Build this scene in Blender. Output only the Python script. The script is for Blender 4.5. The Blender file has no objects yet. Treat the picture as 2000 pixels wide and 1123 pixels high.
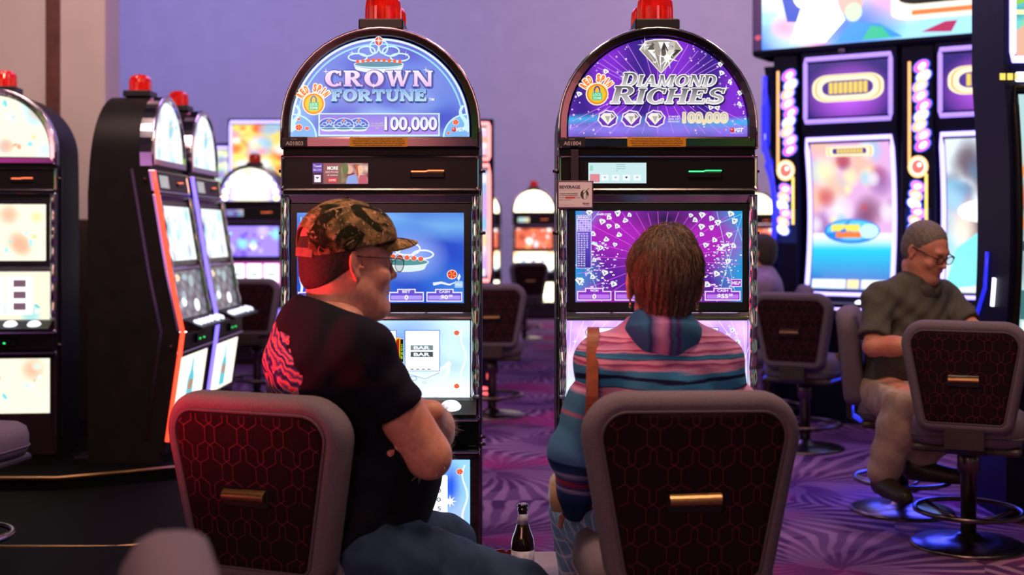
import bpy, math, random
import numpy as np
from mathutils import Vector, Matrix
PI = math.pi
random.seed(7); np.random.seed(7)
S = bpy.context.scene
COL = S.collection

# ---------------------------------------------------------------- camera, world, lights, exposure
EYE = 1.31
cam = bpy.data.cameras.new('camera'); co = bpy.data.objects.new('camera', cam); COL.objects.link(co)
co.location = (0, 0, EYE); co.rotation_euler = (PI/2, 0, 0)
cam.sensor_width = 36; cam.lens = 43.2; cam.shift_y = -106.5/2000
cam.clip_start = .05; cam.clip_end = 80
cam.dof.use_dof = True; cam.dof.focus_distance = 3.65; cam.dof.aperture_fstop = 2.5
S.camera = co
S.view_settings.view_transform = 'Standard'; S.view_settings.look = 'None'
S.view_settings.gamma = 1; S.view_settings.use_curve_mapping = False
S.view_settings.exposure = 0.0
w = bpy.data.worlds.new('world'); S.world = w; w.use_nodes = True
w.node_tree.nodes['Background'].inputs[0].default_value = (.25, .17, .36, 1)
w.node_tree.nodes['Background'].inputs[1].default_value = .09

def hall_surroundings():        # unseen hall: dim, with glowing colour patches added for the chrome to reflect
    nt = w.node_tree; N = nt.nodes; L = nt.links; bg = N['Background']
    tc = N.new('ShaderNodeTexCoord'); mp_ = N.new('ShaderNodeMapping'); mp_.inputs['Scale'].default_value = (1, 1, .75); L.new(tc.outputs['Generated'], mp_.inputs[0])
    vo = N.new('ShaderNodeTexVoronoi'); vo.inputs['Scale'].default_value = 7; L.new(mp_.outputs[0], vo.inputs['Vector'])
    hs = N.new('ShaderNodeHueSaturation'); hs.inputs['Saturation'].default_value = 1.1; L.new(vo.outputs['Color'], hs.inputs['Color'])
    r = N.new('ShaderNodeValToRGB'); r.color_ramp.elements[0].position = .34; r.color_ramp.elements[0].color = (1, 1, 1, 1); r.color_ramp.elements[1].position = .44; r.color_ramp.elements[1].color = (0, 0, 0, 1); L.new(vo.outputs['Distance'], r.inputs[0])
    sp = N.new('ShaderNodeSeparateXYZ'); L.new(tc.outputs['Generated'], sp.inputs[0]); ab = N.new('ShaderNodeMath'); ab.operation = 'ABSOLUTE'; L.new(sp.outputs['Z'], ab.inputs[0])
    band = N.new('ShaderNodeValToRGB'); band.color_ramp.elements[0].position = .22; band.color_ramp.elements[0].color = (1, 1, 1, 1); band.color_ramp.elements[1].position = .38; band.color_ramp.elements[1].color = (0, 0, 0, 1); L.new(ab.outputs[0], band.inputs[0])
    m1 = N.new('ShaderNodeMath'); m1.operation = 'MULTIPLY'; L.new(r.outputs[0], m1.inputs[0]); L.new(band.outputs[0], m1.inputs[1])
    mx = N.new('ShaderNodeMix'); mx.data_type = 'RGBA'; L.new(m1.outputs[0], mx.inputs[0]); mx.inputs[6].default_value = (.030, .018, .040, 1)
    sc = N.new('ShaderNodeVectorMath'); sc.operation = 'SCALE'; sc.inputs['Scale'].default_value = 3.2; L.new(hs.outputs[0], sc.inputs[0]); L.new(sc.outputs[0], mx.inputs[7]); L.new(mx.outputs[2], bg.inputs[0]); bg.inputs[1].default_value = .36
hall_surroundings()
def area(name, loc, target, size, power, color, size_y=None):
    l = bpy.data.lights.new(name, 'AREA'); l.energy = power; l.color = color
    l.size = size
    if size_y: l.shape = 'RECTANGLE'; l.size_y = size_y
    o = bpy.data.objects.new(name, l); COL.objects.link(o); o.location = loc
    o.rotation_euler = (Vector(target)-Vector(loc)).to_track_quat('-Z', 'Y').to_euler()
    return o
# warm ceiling downlights over the front row of seats
area('downlight_left', (-.8, 2.65, 4.0), (-.5, 3.0, .9), .5, 50, (1, .62, .40))
area('downlight_right', (.7, 2.6, 4.0), (.45, 2.95, .9), .5, 48, (1, .62, .42))
area('downlight_far_right', (2.6, 4.6, 4.4), (1.9, 5.2, .6), .6, 60, (1, .66, .5))
# red sign light from the left, behind the seated man
rl = area('red_sign_light', (-2.25, 2.50, .78), (-.54, 3.03, 1.13), .35, 3.2, (1, .02, .04)); rl.data.spread = math.radians(24)
# violet and blue wall washers
area('wall_washer_left', (-6, 15.5, 6.5), (-4, 22, 3.2), 5, 420, (.52, .47, 1))
area('wall_washer_right', (4.5, 15.5, 6.5), (3.5, 22, 3.2), 5, 400, (1, .69, .80))
area('carpet_violet_light', (2.8, 7.5, 4.6), (1.2, 5.4, 0), 2.2, 60, (.62, .30, 1))
area('carpet_aisle_light', (.2, 10, 4.8), (.2, 7.5, 0), 2.2, 95, (.62, .38, 1))
area('camera_side_fill', (-1.3, -.9, 2.5), (-.2, 3, 1.1), 1.6, 40, (1, .42, .38))  # soft pink fill added near the camera to brighten faces and backs
area('panel_light', (-2.2, 5.0, 4.4), (-3.6, 8.4, 2.6), 1.5, 125, (1, .70, .66))

area('toe_kick_light', (2.15, 6.15, .45), (1.75, 5.5, .1), .8, 9, (.03, .05, 1), .08)
area('bank_base_light', (1.75, 7.6, .5), (1.6, 7.0, .1), .8, 7, (.03, .05, 1), .08)
def px(x, y, Y):
    return Vector(((x-1000)/2400*Y, Y, EYE-(y-455)/2400*Y))

# ---------------------------------------------------------------- materials
def lin(h):
    if isinstance(h, (tuple, list)): return tuple(h[:3])
    h = h.lstrip('#'); v = [int(h[i:i+2], 16)/255 for i in (0, 2, 4)]
    return tuple(a/12.92 if a <= .04045 else ((a+.055)/1.055)**2.4 for a in v)
def mat(name, col, rough=.5, metal=0., var=.12, scale=30., bump=0., emit=None, es=0., coat=0., trans=0., spec=.5):
    m = bpy.data.materials.new(name); m.use_nodes = True; nt = m.node_tree; N = nt.nodes; L = nt.links
    b = N['Principled BSDF']; c = lin(col)
    tc = N.new('ShaderNodeTexCoord'); nz = N.new('ShaderNodeTexNoise'); nz.inputs['Scale'].default_value = scale
    nz.inputs['Detail'].default_value = 4
    L.new(tc.outputs['Object'], nz.inputs['Vector'])
    cr = N.new('ShaderNodeValToRGB')
    cr.color_ramp.elements[0].position = .3; cr.color_ramp.elements[1].position = .7
    cr.color_ramp.elements[0].color = (*[v*(1-var) for v in c], 1)
    cr.color_ramp.elements[1].color = (*[min(1, v*(1+var)) for v in c], 1)
    L.new(nz.outputs['Fac'], cr.inputs['Fac']); L.new(cr.outputs['Color'], b.inputs['Base Color'])
    b.inputs['Roughness'].default_value = rough; b.inputs['Metallic'].default_value = metal
    b.inputs['Specular IOR Level'].default_value = spec
    b.inputs['Coat Weight'].default_value = coat; b.inputs['Transmission Weight'].default_value = trans
    if bump:
        bp = N.new('ShaderNodeBump'); bp.inputs['Strength'].default_value = bump; bp.inputs['Distance'].default_value = .002
        L.new(nz.outputs['Fac'], bp.inputs['Height']); L.new(bp.outputs['Normal'], b.inputs['Normal'])
    if emit is not None:
        b.inputs['Emission Color'].default_value = (*lin(emit), 1); b.inputs['Emission Strength'].default_value = es
    return m
def artmat(name, strength, sample=False):
    m = bpy.data.materials.new(name); m.use_nodes = True; nt = m.node_tree; N = nt.nodes; L = nt.links
    b = N['Principled BSDF']; a = N.new('ShaderNodeAttribute'); a.attribute_name = 'Col'
    b.inputs['Base Color'].default_value = (.01, .01, .01, 1); b.inputs['Roughness'].default_value = .25
    L.new(a.outputs['Color'], b.inputs['Emission Color']); b.inputs['Emission Strength'].default_value = strength
    if not sample: m.cycles.emission_sampling = 'NONE'
    return m
def printmat(name, rough=.5):
    m = bpy.data.materials.new(name); m.use_nodes = True; nt = m.node_tree
    a = nt.nodes.new('ShaderNodeAttribute'); a.attribute_name = 'Col'
    nt.links.new(a.outputs['Color'], nt.nodes['Principled BSDF'].inputs['Base Color'])
    nt.nodes['Principled BSDF'].inputs['Roughness'].default_value = rough
    return m
M = {}
M['chrome'] = mat('chrome', (.72, .68, .72), .13, 1, .05, 6)
M['dark_chrome'] = mat('dark_chrome', (.11, .07, .08), .16, 1, .1, 6)
M['dark_gloss'] = mat('dark_gloss', (.018, .008, .012), .14, 0, .3, 3, coat=.6)
M['black'] = mat('black_panel', (.006, .004, .005), .38, 0, .2, 20, spec=.22)
M['cab'] = mat('cabinet_black', (.008, .0055, .006), .5, 0, .3, 9, spec=.2)
M['bezel'] = mat('bezel_black', (.006, .004, .006), .3, 0, .1)
M['fabric'] = mat('grey_fabric', '#6e6470', .95, 0, .22, 420, .5, spec=.1)
M['panel_fab'] = mat('dark_maroon_panel', (.016, .005, .009), .9, 0, .3, 300, .2, spec=.15)
M['thread'] = mat('red_pattern_thread', (.12, .006, .022), .7, 0, .3, 200)
M['welt'] = mat('welt_piping', '#5c505e', .8, 0, .1, 200)
M['brass'] = mat('brushed_brass', (.42, .24, .11), .36, 1, .15, 90, .2)
M['steel'] = mat('dark_bronze_metal', (.16, .12, .13), .28, 1, .15, 20)
M['seat_shell'] = mat('seat_shell', (.035, .022, .022), .5, 0, .2)
M['red_lens'] = mat('red_lens', (.55, .008, .006), .12, 0, .3, 30, emit=(1, .015, .008), es=.10, coat=.5)
M['beacon_base'] = mat('beacon_base', (.008, .007, .008), .4)
M['green_led'] = mat('green_led', (0, .2, .05), .3, emit=(.03, 1, .22), es=2.2)
M['orange_glow'] = mat('orange_glow', (.2, .05, 0), .3, emit=(1, .18, .06), es=2.6)
M['green_glow'] = mat('green_glow', (.0, .2, .05), .3, emit=(.05, 1, .3), es=1.6)
M['button'] = mat('lit_button', (.6, .6, .6), .3, emit=(.75, .88, 1), es=1.3)
M['art'] = artmat('backlit_artwork', 1.0)
M['art_s'] = artmat('backlit_glass', 1.05, True)
M['art_hot'] = artmat('bright_backlit_glass', 1.9, True)
M['art_mid'] = artmat('far_backlit_glass', 1.35, True)
M['print'] = printmat('printed_label')

# ---------------------------------------------------------------- object helpers
def props(o, label=None, cat=None, group=None, kind=None):
    if label: o['label'] = label
    if cat: o['category'] = cat
    if group: o['group'] = group
    if kind: o['kind'] = kind
    return o
def thing(name, label, cat, loc=(0, 0, 0), rz=0, group=None):
    o = bpy.data.objects.new(name, None); COL.objects.link(o); o.empty_display_size = .1
    o.location = loc; o.rotation_euler = (0, 0, rz)
    return props(o, label, cat, group)
def copy_tree(o, parent=None):
    c = o.copy(); COL.objects.link(c); c.parent = parent
    for ch in list(o.children): copy_tree(ch, c)
    return c
def dup(o, loc, rz, label, group=None):
    c = copy_tree(o); c.location = loc; c.rotation_euler = (0, 0, rz); c['label'] = label
    if group: c['group'] = group
    return c

class MB:
    def __init__(s): s.v = []; s.f = []; s.m = []; s.sm = []
    def add(s, vs, fs, m=0, smooth=False):
        o = len(s.v); s.v += [tuple(v) for v in vs]
        for f in fs: s.f.append([i+o for i in f]); s.m.append(m); s.sm.append(smooth)
        return s
    def box(s, c, d, m=0, rot=None, taper=1.):
        x, y, z = [v/2 for v in d]; vs = []
        for k in (-1, 1):
            t = 1 if k < 0 else taper
            for (i, j) in ((-1, -1), (1, -1), (1, 1), (-1, 1)):
                p = Vector((i*x*t, j*y*t, k*z))
                if rot: p = rot @ p
                vs.append(p+Vector(c))
        return s.add(vs, [(3, 2, 1, 0), (4, 5, 6, 7), (0, 1, 5, 4), (1, 2, 6, 5), (2, 3, 7, 6), (3, 0, 4, 7)], m)
    def bbox(s, c, d, b=.004, m=0):            # box with bevelled edges
        x, y, z = [v/2 for v in d]; b = min(b, x*.9, y*.9, z*.9); loops = []
        def ring(hx, hy, hz): 
            return [(c[0]+i, c[1]+j, c[2]+hz) for i, j in ((-hx+b, -hy), (hx-b, -hy), (hx, -hy+b), (hx, hy-b), (hx-b, hy), (-hx+b, hy), (-hx, hy-b), (-hx, -hy+b))]
        return s.loft([ring(x-b*.6, y-b*.6, -z), ring(x, y, -z+b), ring(x, y, z-b), ring(x-b*.6, y-b*.6, z)], m, caps=True)
    def loft(s, loops, m=0, caps=False, smooth=False, closed=True):
        n = len(loops[0]); vs = [p for l in loops for p in l]; fs = []
        for k in range(len(loops)-1):
            for i in range(n if closed else n-1):
                j = (i+1) % n; fs.append((k*n+i, k*n+j, (k+1)*n+j, (k+1)*n+i))
        if caps: fs.append(tuple(reversed(range(n)))); fs.append(tuple((len(loops)-1)*n+i for i in range(n)))
        return s.add(vs, fs, m, smooth)
    def tube(s, pts, r, m=0, n=10, closed=False, caps=True):
        pts = [Vector(p) for p in pts]; loops = []; N_ = len(pts); up = None
        for i, p in enumerate(pts):
            a = pts[(i-1) % N_] if (closed or i > 0) else p
            b = pts[(i+1) % N_] if (closed or i < N_-1) else p
            t = (b-a).normalized()
            if up is None: up = Vector((0, 0, 1)) if abs(t.z) < .9 else Vector((1, 0, 0))
            u = (up - t*up.dot(t)); u = u.normalized() if u.length > 1e-5 else t.orthogonal().normalized()
            up = u; v = t.cross(u); rr = r[i] if isinstance(r, (list, tuple)) else r
            loops.append([p+(u*math.cos(q)+v*math.sin(q))*rr for q in [2*PI*k/n for k in range(n)]])
        if closed: loops.append(loops[0])
        return s.loft(loops, m, caps=caps and not closed, smooth=True)
    def lathe(s, c, prof, m=0, n=24, axis='z', smooth=True):
        loops = []
        for r, h in prof:
            l = []
            for k in range(n):
                q = 2*PI*k/n; x, y = r*math.cos(q), r*math.sin(q)
                p = (x, y, h) if axis == 'z' else ((x, h, y) if axis == 'y' else (h, x, y))
                l.append((c[0]+p[0], c[1]+p[1], c[2]+p[2]))
            loops.append(l)
        return s.loft(loops, m, caps=True, smooth=smooth)
    def ell(s, c, r, m=0, n=16, rot=None):
        loops = []
        for a in range(1, n//2):
            th = PI*a/(n//2); l = []
            for k in range(n):
                q = 2*PI*k/n; p = Vector((r[0]*math.sin(th)*math.cos(q), r[1]*math.sin(th)*math.sin(q), -r[2]*math.cos(th)))
                if rot: p = rot @ p
                l.append(p+Vector(c))
            loops.append(l)
        return s.loft(loops, m, caps=True, smooth=True)
    def build(s, name, mats, parent=None, loc=None, fix=True):
        me = bpy.data.meshes.new(name); me.from_pydata(s.v, [], s.f)
        for mm in (mats if isinstance(mats, (list, tuple)) else [mats]): me.materials.append(M[mm] if isinstance(mm, str) else mm)
        me.polygons.foreach_set('material_index', s.m); me.polygons.foreach_set('use_smooth', s.sm)
        me.update()
        if fix:
            import bmesh
            bm = bmesh.new(); bm.from_mesh(me); bmesh.ops.recalc_face_normals(bm, faces=bm.faces); bm.to_mesh(me); bm.free()
        o = bpy.data.objects.new(name, me); COL.objects.link(o)
        if parent: o.parent = parent
        if loc: o.location = loc
        return o

def rpoly(pts, r, n=7):      # polygon with rounded corners, CCW points, r list or number
    out = []; N_ = len(pts)
    for i in range(N_):
        p = Vector(pts[i]); a = Vector(pts[i-1]); b = Vector(pts[(i+1) % N_]); rr = r[i] if isinstance(r, (list, tuple)) else r
        u = (a-p).normalized(); v = (b-p).normalized(); ang = u.angle(v); d = rr/math.tan(ang/2); c = p+(u+v).normalized()*(rr/math.sin(ang/2))
        p0 = p+u*d; p1 = p+v*d; a0 = math.atan2((p0-c).y, (p0-c).x); a1 = math.atan2((p1-c).y, (p1-c).x)
        da = (a1-a0+PI) % (2*PI)-PI
        for k in range(n+1): q = a0+da*k/n; out.append((c.x+rr*math.cos(q), c.y+rr*math.sin(q)))
    return out
def inset(pts, d):
    out = []; n = len(pts); P = [Vector(p) for p in pts]
    for i in range(n):
        t = (P[(i+1) % n]-P[i-1]).normalized(); nn = Vector((-t.y, t.x)); out.append(tuple(P[i]+nn*d))
    return out
def shrink(pts, d, k):      # inset by d, then scale towards the middle
    q = inset(pts, d); cx = sum(p[0] for p in q)/len(q); cy = sum(p[1] for p in q)/len(q); return [(cx+(x-cx)*k, cy+(y-cy)*k) for x, y in q]
def inside(p, poly):
    x, y = p; c = False; n = len(poly)
    for i in range(n):
        x0, y0 = poly[i-1]; x1, y1 = poly[i]
        if (y0 > y) != (y1 > y) and x < (x1-x0)*(y-y0)/(y1-y0)+x0: c = not c
    return c

# ---------------------------------------------------------------- text and backlit artwork
_tc = {}
def textmesh(t, bold=0.0, shear=0.):
    k = (t, bold, shear)
    if k in _tc: return _tc[k]
    cu = bpy.data.curves.new('t', 'FONT'); cu.body = t; cu.size = 1; cu.offset = bold; cu.shear = shear; cu.resolution_u = 4
    o = bpy.data.objects.new('t', cu); COL.objects.link(o); bpy.context.view_layer.update()
    me = bpy.data.meshes.new_from_object(o.evaluated_get(bpy.context.evaluated_depsgraph_get()))
    vs = [(v.co.x, v.co.y) for v in me.vertices]; fs = [tuple(p.vertices) for p in me.polygons]
    bpy.data.objects.remove(o); bpy.data.curves.remove(cu); bpy.data.meshes.remove(me)
    if vs:
        x0 = min(v[0] for v in vs); x1 = max(v[0] for v in vs); y0 = min(v[1] for v in vs); y1 = max(v[1] for v in vs)
        vs = [((x-x0)/(x1-x0+1e-9), (y-y0)/(y1-y0+1e-9)) for x, y in vs]
    _tc[k] = (vs, fs); return _tc[k]
def arcpts(cx, cy, rx, ry, a0, a1, n): return [(cx+rx*math.cos(math.radians(a0+(a1-a0)*k/n)), cy-ry*math.sin(math.radians(a0+(a1-a0)*k/n))) for k in range(n+1)]
class Art:       # flat artwork drawn in photo-pixel units (x right, y down), layered by d
    def __init__(s): s.v = []; s.f = []; s.c = []
    def poly(s, pts, col, d=0):
        o = len(s.v); col = lin(col); s.v += [(p[0], p[1], d) for p in pts]; s.c += [col]*len(pts); s.f.append(tuple(range(o, o+len(pts)))); return s
    def strip(s, A, B, col, d=0):
        o = len(s.v); col = lin(col); n = len(A)
        s.v += [(p[0], p[1], d) for p in A]+[(p[0], p[1], d) for p in B]; s.c += [col]*(2*n)
        s.f += [(o+i, o+i+1, o+n+i+1, o+n+i) for i in range(n-1)]; return s
    def rect(s, x0, y0, x1, y1, col, d=0, r=0):
        if r: return s.poly([(a, b) for a, b in rpoly([(x0, y0), (x1, y0), (x1, y1), (x0, y1)], r, 4)], col, d)
        return s.poly([(x0, y0), (x1, y0), (x1, y1), (x0, y1)], col, d)
    def vgrad(s, x0, y0, x1, y1, c0, c1, d=0):
        o = len(s.v); s.v += [(x0, y0, d), (x1, y0, d), (x1, y1, d), (x0, y1, d)]; s.c += [lin(c0)]*2+[lin(c1)]*2; s.f.append((o, o+1, o+2, o+3)); return s
    def frame(s, x0, y0, x1, y1, w, col, d=0, r=3):
        P = rpoly([(x0, y0), (x1, y0), (x1, y1), (x0, y1)], r, 4); Q = rpoly([(x0+w, y0+w), (x1-w, y0+w), (x1-w, y1-w), (x0+w, y1-w)], max(.5, r-w*.5), 4)
        return s.strip(P+P[:1], Q+Q[:1], col, d)
    def ellipse(s, x, y, rx, ry, col, d=0, n=20, rot=0):
        c, q = math.cos(rot), math.sin(rot); pts = [(rx*math.cos(2*PI*k/n), ry*math.sin(2*PI*k/n)) for k in range(n)]
        return s.poly([(x+a*c-b*q, y+a*q+b*c) for a, b in pts], col, d)
    def ring(s, x, y, rx, ry, w, col, d=0, a0=0, a1=360, n=28):
        return s.strip(arcpts(x, y, rx, ry, a0, a1, n), arcpts(x, y, rx-w, ry-w, a0, a1, n), col, d)
    def line(s, pts, w, col, d=0, w1=None):
        P = [Vector(p) for p in pts]; A = []; B = []; n = len(P)
        for i in range(n):
            t = (P[min(i+1, n-1)]-P[max(i-1, 0)]).normalized(); nn = Vector((-t.y, t.x))
            ww = w if w1 is None else w+(w1-w)*i/(n-1)
            A.append(tuple(P[i]+nn*ww/2)); B.append(tuple(P[i]-nn*ww/2))
        return s.strip(A, B, col, d)
    def star(s, x, y, r, col='#ffffff', d=0, k=.13, n=4, rot=0):
        pts = []
        for i in range(2*n): q = rot+PI*i/n; rr = r if i % 2 == 0 else r*k; pts.append((x+rr*math.cos(q), y+rr*math.sin(q)))
        o = len(s.v); c = lin(col); s.v += [(x, y, d)]+[(a, b, d) for a, b in pts]; s.c += [c]*(len(pts)+1)
        s.f += [(o, o+1+i, o+1+(i+1) % len(pts)) for i in range(len(pts))]; return s
    def text(s, t, x0, y0, x1, y1, col, d=0, bold=.0, shear=0, col2=None):     # fills the box exactly
        vs, fs = textmesh(t, bold, shear); o = len(s.v); a = lin(col); b = lin(col2) if col2 else a
        s.v += [(x0+u*(x1-x0), y1-v*(y1-y0), d) for u, v in vs]; s.c += [tuple(b[i]+(a[i]-b[i])*v for i in range(3)) for u, v in vs]
        s.f += [tuple(i+o for i in f) for f in fs]; return s
    def arctext(s, t, cx, cy, r, h, a0, a1, col, d=0, bold=.03, grow=0):
        n = len(t)
        for i, ch in enumerate(t):
            if ch == ' ': continue
            q = math.radians(a0+(a1-a0)*(i+.5)/n); wv = abs(math.radians(a1-a0))*r/n*.92; vs, fs = textmesh(ch, bold); wv *= .42 if ch == 'I' else 1
            o = len(s.v); c = lin(col); ux, uy = math.sin(q), math.cos(q)     # letter x / y axes
            for u, v in vs:
                X = (u-.5)*(wv+grow); Y = r+v*(h+grow)-grow/2
                s.v.append((cx+math.cos(q)*Y+ux*X, cy-math.sin(q)*Y+uy*X, d)); s.c.append(c)
            s.f += [tuple(k+o for k in f) for f in fs]
        return s
    def grid(s, x0, y0, x1, y1, nx, ny, fn, d=0, span=None):
        o = len(s.v)
        for j in range(ny+1):
            y = y0+(y1-y0)*j/ny; a, b = (x0, x1) if span is None else span(y)
            for i in range(nx+1): x = a+(b-a)*i/nx; s.v.append((x, y, d)); s.c.append(tuple(max(0, v) for v in fn(x, y)))
        for j in range(ny):
            for i in range(nx): p = o+j*(nx+1)+i; s.f.append((p, p+1, p+nx+2, p+nx+1))
        return s
    def build(s, name, mp, parent=None, m='art', flip=False):
        me = bpy.data.meshes.new(name); me.from_pydata([tuple(mp(*v)) for v in s.v], [], [f if not flip else f[::-1] for f in s.f])
        me.materials.append(M[m]); ca = me.color_attributes.new('Col', 'FLOAT_COLOR', 'POINT')
        ca.data.foreach_set('color', np.array([(*c, 1) for c in s.c], dtype=np.float32).ravel()); me.update()
        o = bpy.data.objects.new(name, me); COL.objects.link(o)
        if parent: o.parent = parent
        return o

# hand-drawn serif capitals: cell height 1 (y up), returns (width, list of polygons/strips)
def glyph(ch, T=.25, t=.11):
    q = []; sh = .10
    def R(x0, y0, x1, y1): q.append([(x0, y0), (x1, y0), (x1, y1), (x0, y1)])
    def Q(*p): q.append(list(p))
    def stem(x, y0=0, y1=1, w=T, sb=True, st=True, e=.07):
        R(x, y0, x+w, y1)
        if sb: R(x-e, y0, x+w+e, y0+sh)
        if st: R(x-e, y1-sh, x+w+e, y1)
    def bowl(cx, cy, rx, ry, a0, a1, tx=T, ty=t, n=16):
        A = [(cx+rx*math.cos(math.radians(a0+(a1-a0)*k/n)), cy+ry*math.sin(math.radians(a0+(a1-a0)*k/n))) for k in range(n+1)]
        B = [(cx+(rx-tx)*math.cos(math.radians(a0+(a1-a0)*k/n)), cy+(ry-ty)*math.sin(math.radians(a0+(a1-a0)*k/n))) for k in range(n+1)]
        for i in range(n): q.append([A[i], A[i+1], B[i+1], B[i]])
    if ch == 'C': bowl(.5, .5, .5, .52, 48, 312); R(.76, .68, .86, .98); R(.76, .04, .86, .28); W = .88
    elif ch == 'O': bowl(.52, .5, .52, .52, 0, 360, n=28); W = 1.04
    elif ch == 'D': stem(.07); R(.2, 0, .5, t); R(.2, 1-t, .5, 1); bowl(.48, .5, .5, .5, -90, 90); W = .98
    elif ch == 'R': stem(.07); R(.2, 1-t, .5, 1); R(.2, .44, .5, .44+t); bowl(.48, .72, .38, .28, -90, 90, T*.9); Q((.38, .48), (.62, .48), (.98, 0), (.7, 0)); R(.66, 0, 1.02, sh); W = .98
    elif ch == 'W':
        Q((.04, 1), (.30, 1), (.48, 0), (.30, 0)); Q((.32, 0), (.44, 0), (.68, .9), (.56, .9)); Q((.5, 1), (.76, 1), (.96, 0), (.78, 0)); Q((.82, 0), (.94, 0), (1.24, 1), (1.1, 1))
        R(-.02, 1-sh, .38, 1); R(.46, 1-sh, .82, 1); R(1.02, 1-sh, 1.32, 1); W = 1.3
    elif ch == 'N': stem(.08, w=t*1.3); stem(.82, w=t*1.3, sb=False); Q((.06, 1), (.32, 1), (.96, 0), (.7, 0)); W = 1.04
    elif ch == 'F': stem(.07); R(.2, 1-t*1.2, .74, 1); R(.66, .72, .76, 1); R(.2, .46, .55, .46+t); R(.5, .36, .58, .66); W = .78
    elif ch == 'E': stem(.07); R(.2, 1-t*1.2, .76, 1); R(.68, .72, .78, 1); R(.2, .46, .58, .46+t); R(.52, .37, .6, .66); R(.2, 0, .78, t*1.2); R(.72, 0, .82, .28); W = .82
    elif ch == 'T': stem(.35, st=False); R(.02, 1-t*1.2, .92, 1); R(.02, .7, .12, 1); R(.82, .7, .92, 1); W = .94
    elif ch == 'U': stem(.07, .35, 1, sb=False); stem(.74, .35, 1, w=t*1.2, sb=False); bowl(.475, .38, .405, .4, 180, 360, .19, .13); W = .96
    elif ch == 'I': stem(.07); W = .40
    elif ch == 'H': stem(.07); stem(.72); R(.2, .45, .8, .45+t*1.1); W = 1.04
    elif ch == 'A': Q((.38, 1), (.6, 1), (1.0, 0), (.74, 0)); Q((.42, 1), (.52, 1), (.2, 0), (.08, 0)); R(.25, .27, .78, .27+t); R(-.02, 0, .32, sh); R(.66, 0, 1.08, sh); W = 1.04
    elif ch == 'M': stem(.08, w=t*1.3); Q((.06, 1), (.3, 1), (.68, 0), (.54, .02)); Q((.56, 0), (.68, 0), (1.0, 1), (.86, 1)); stem(.96, w=T); W = 1.3
    elif ch == 'S': bowl(.42, .74, .36, .28, 30, 270, T*.8, t*1.2); bowl(.40, .27, .40, .29, -150, 90, T*.8, t*1.2); R(.66, .7, .76, .98); R(.0, .04, .1, .32); W = .84
    return W, q
def serif(art, word, x0, x1, ybase, h, col, d=0, shear=0, col2=None, caps=1.0, dx=0, dy=0, gap=.12, T=.25, t=.11):
    gs = [glyph(c, T, t) for c in word]; sc = [caps if i == 0 else 1. for i in range(len(word))]
    tot = sum(g[0]*s_ for g, s_ in zip(gs, sc))+gap*(len(word)-1); k = (x1-x0-shear*h)/tot; x = x0; a = lin(col); b = lin(col2) if col2 else a
    for (W, q), s_ in zip(gs, sc):
        for poly in q:
            o = len(art.v)
            for (u, v) in poly:
                vv = v*s_; art.v.append((x+u*k*s_+shear*vv*h+dx, ybase-vv*h+dy, d)); art.c.append(tuple(b[i]+(a[i]-b[i])*min(1, max(0, v)) for i in range(3)))
            art.f.append(tuple(range(o, o+len(poly))))
        x += (W*s_+gap)*k
def outlined(art, r, col, fn, d=0, n=10):      # dilates a lettering call by drawing it around a small circle
    for k in range(n): q = 2*PI*k/n; fn(r*math.cos(q), r*math.sin(q), col, d+.01*k)
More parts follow.
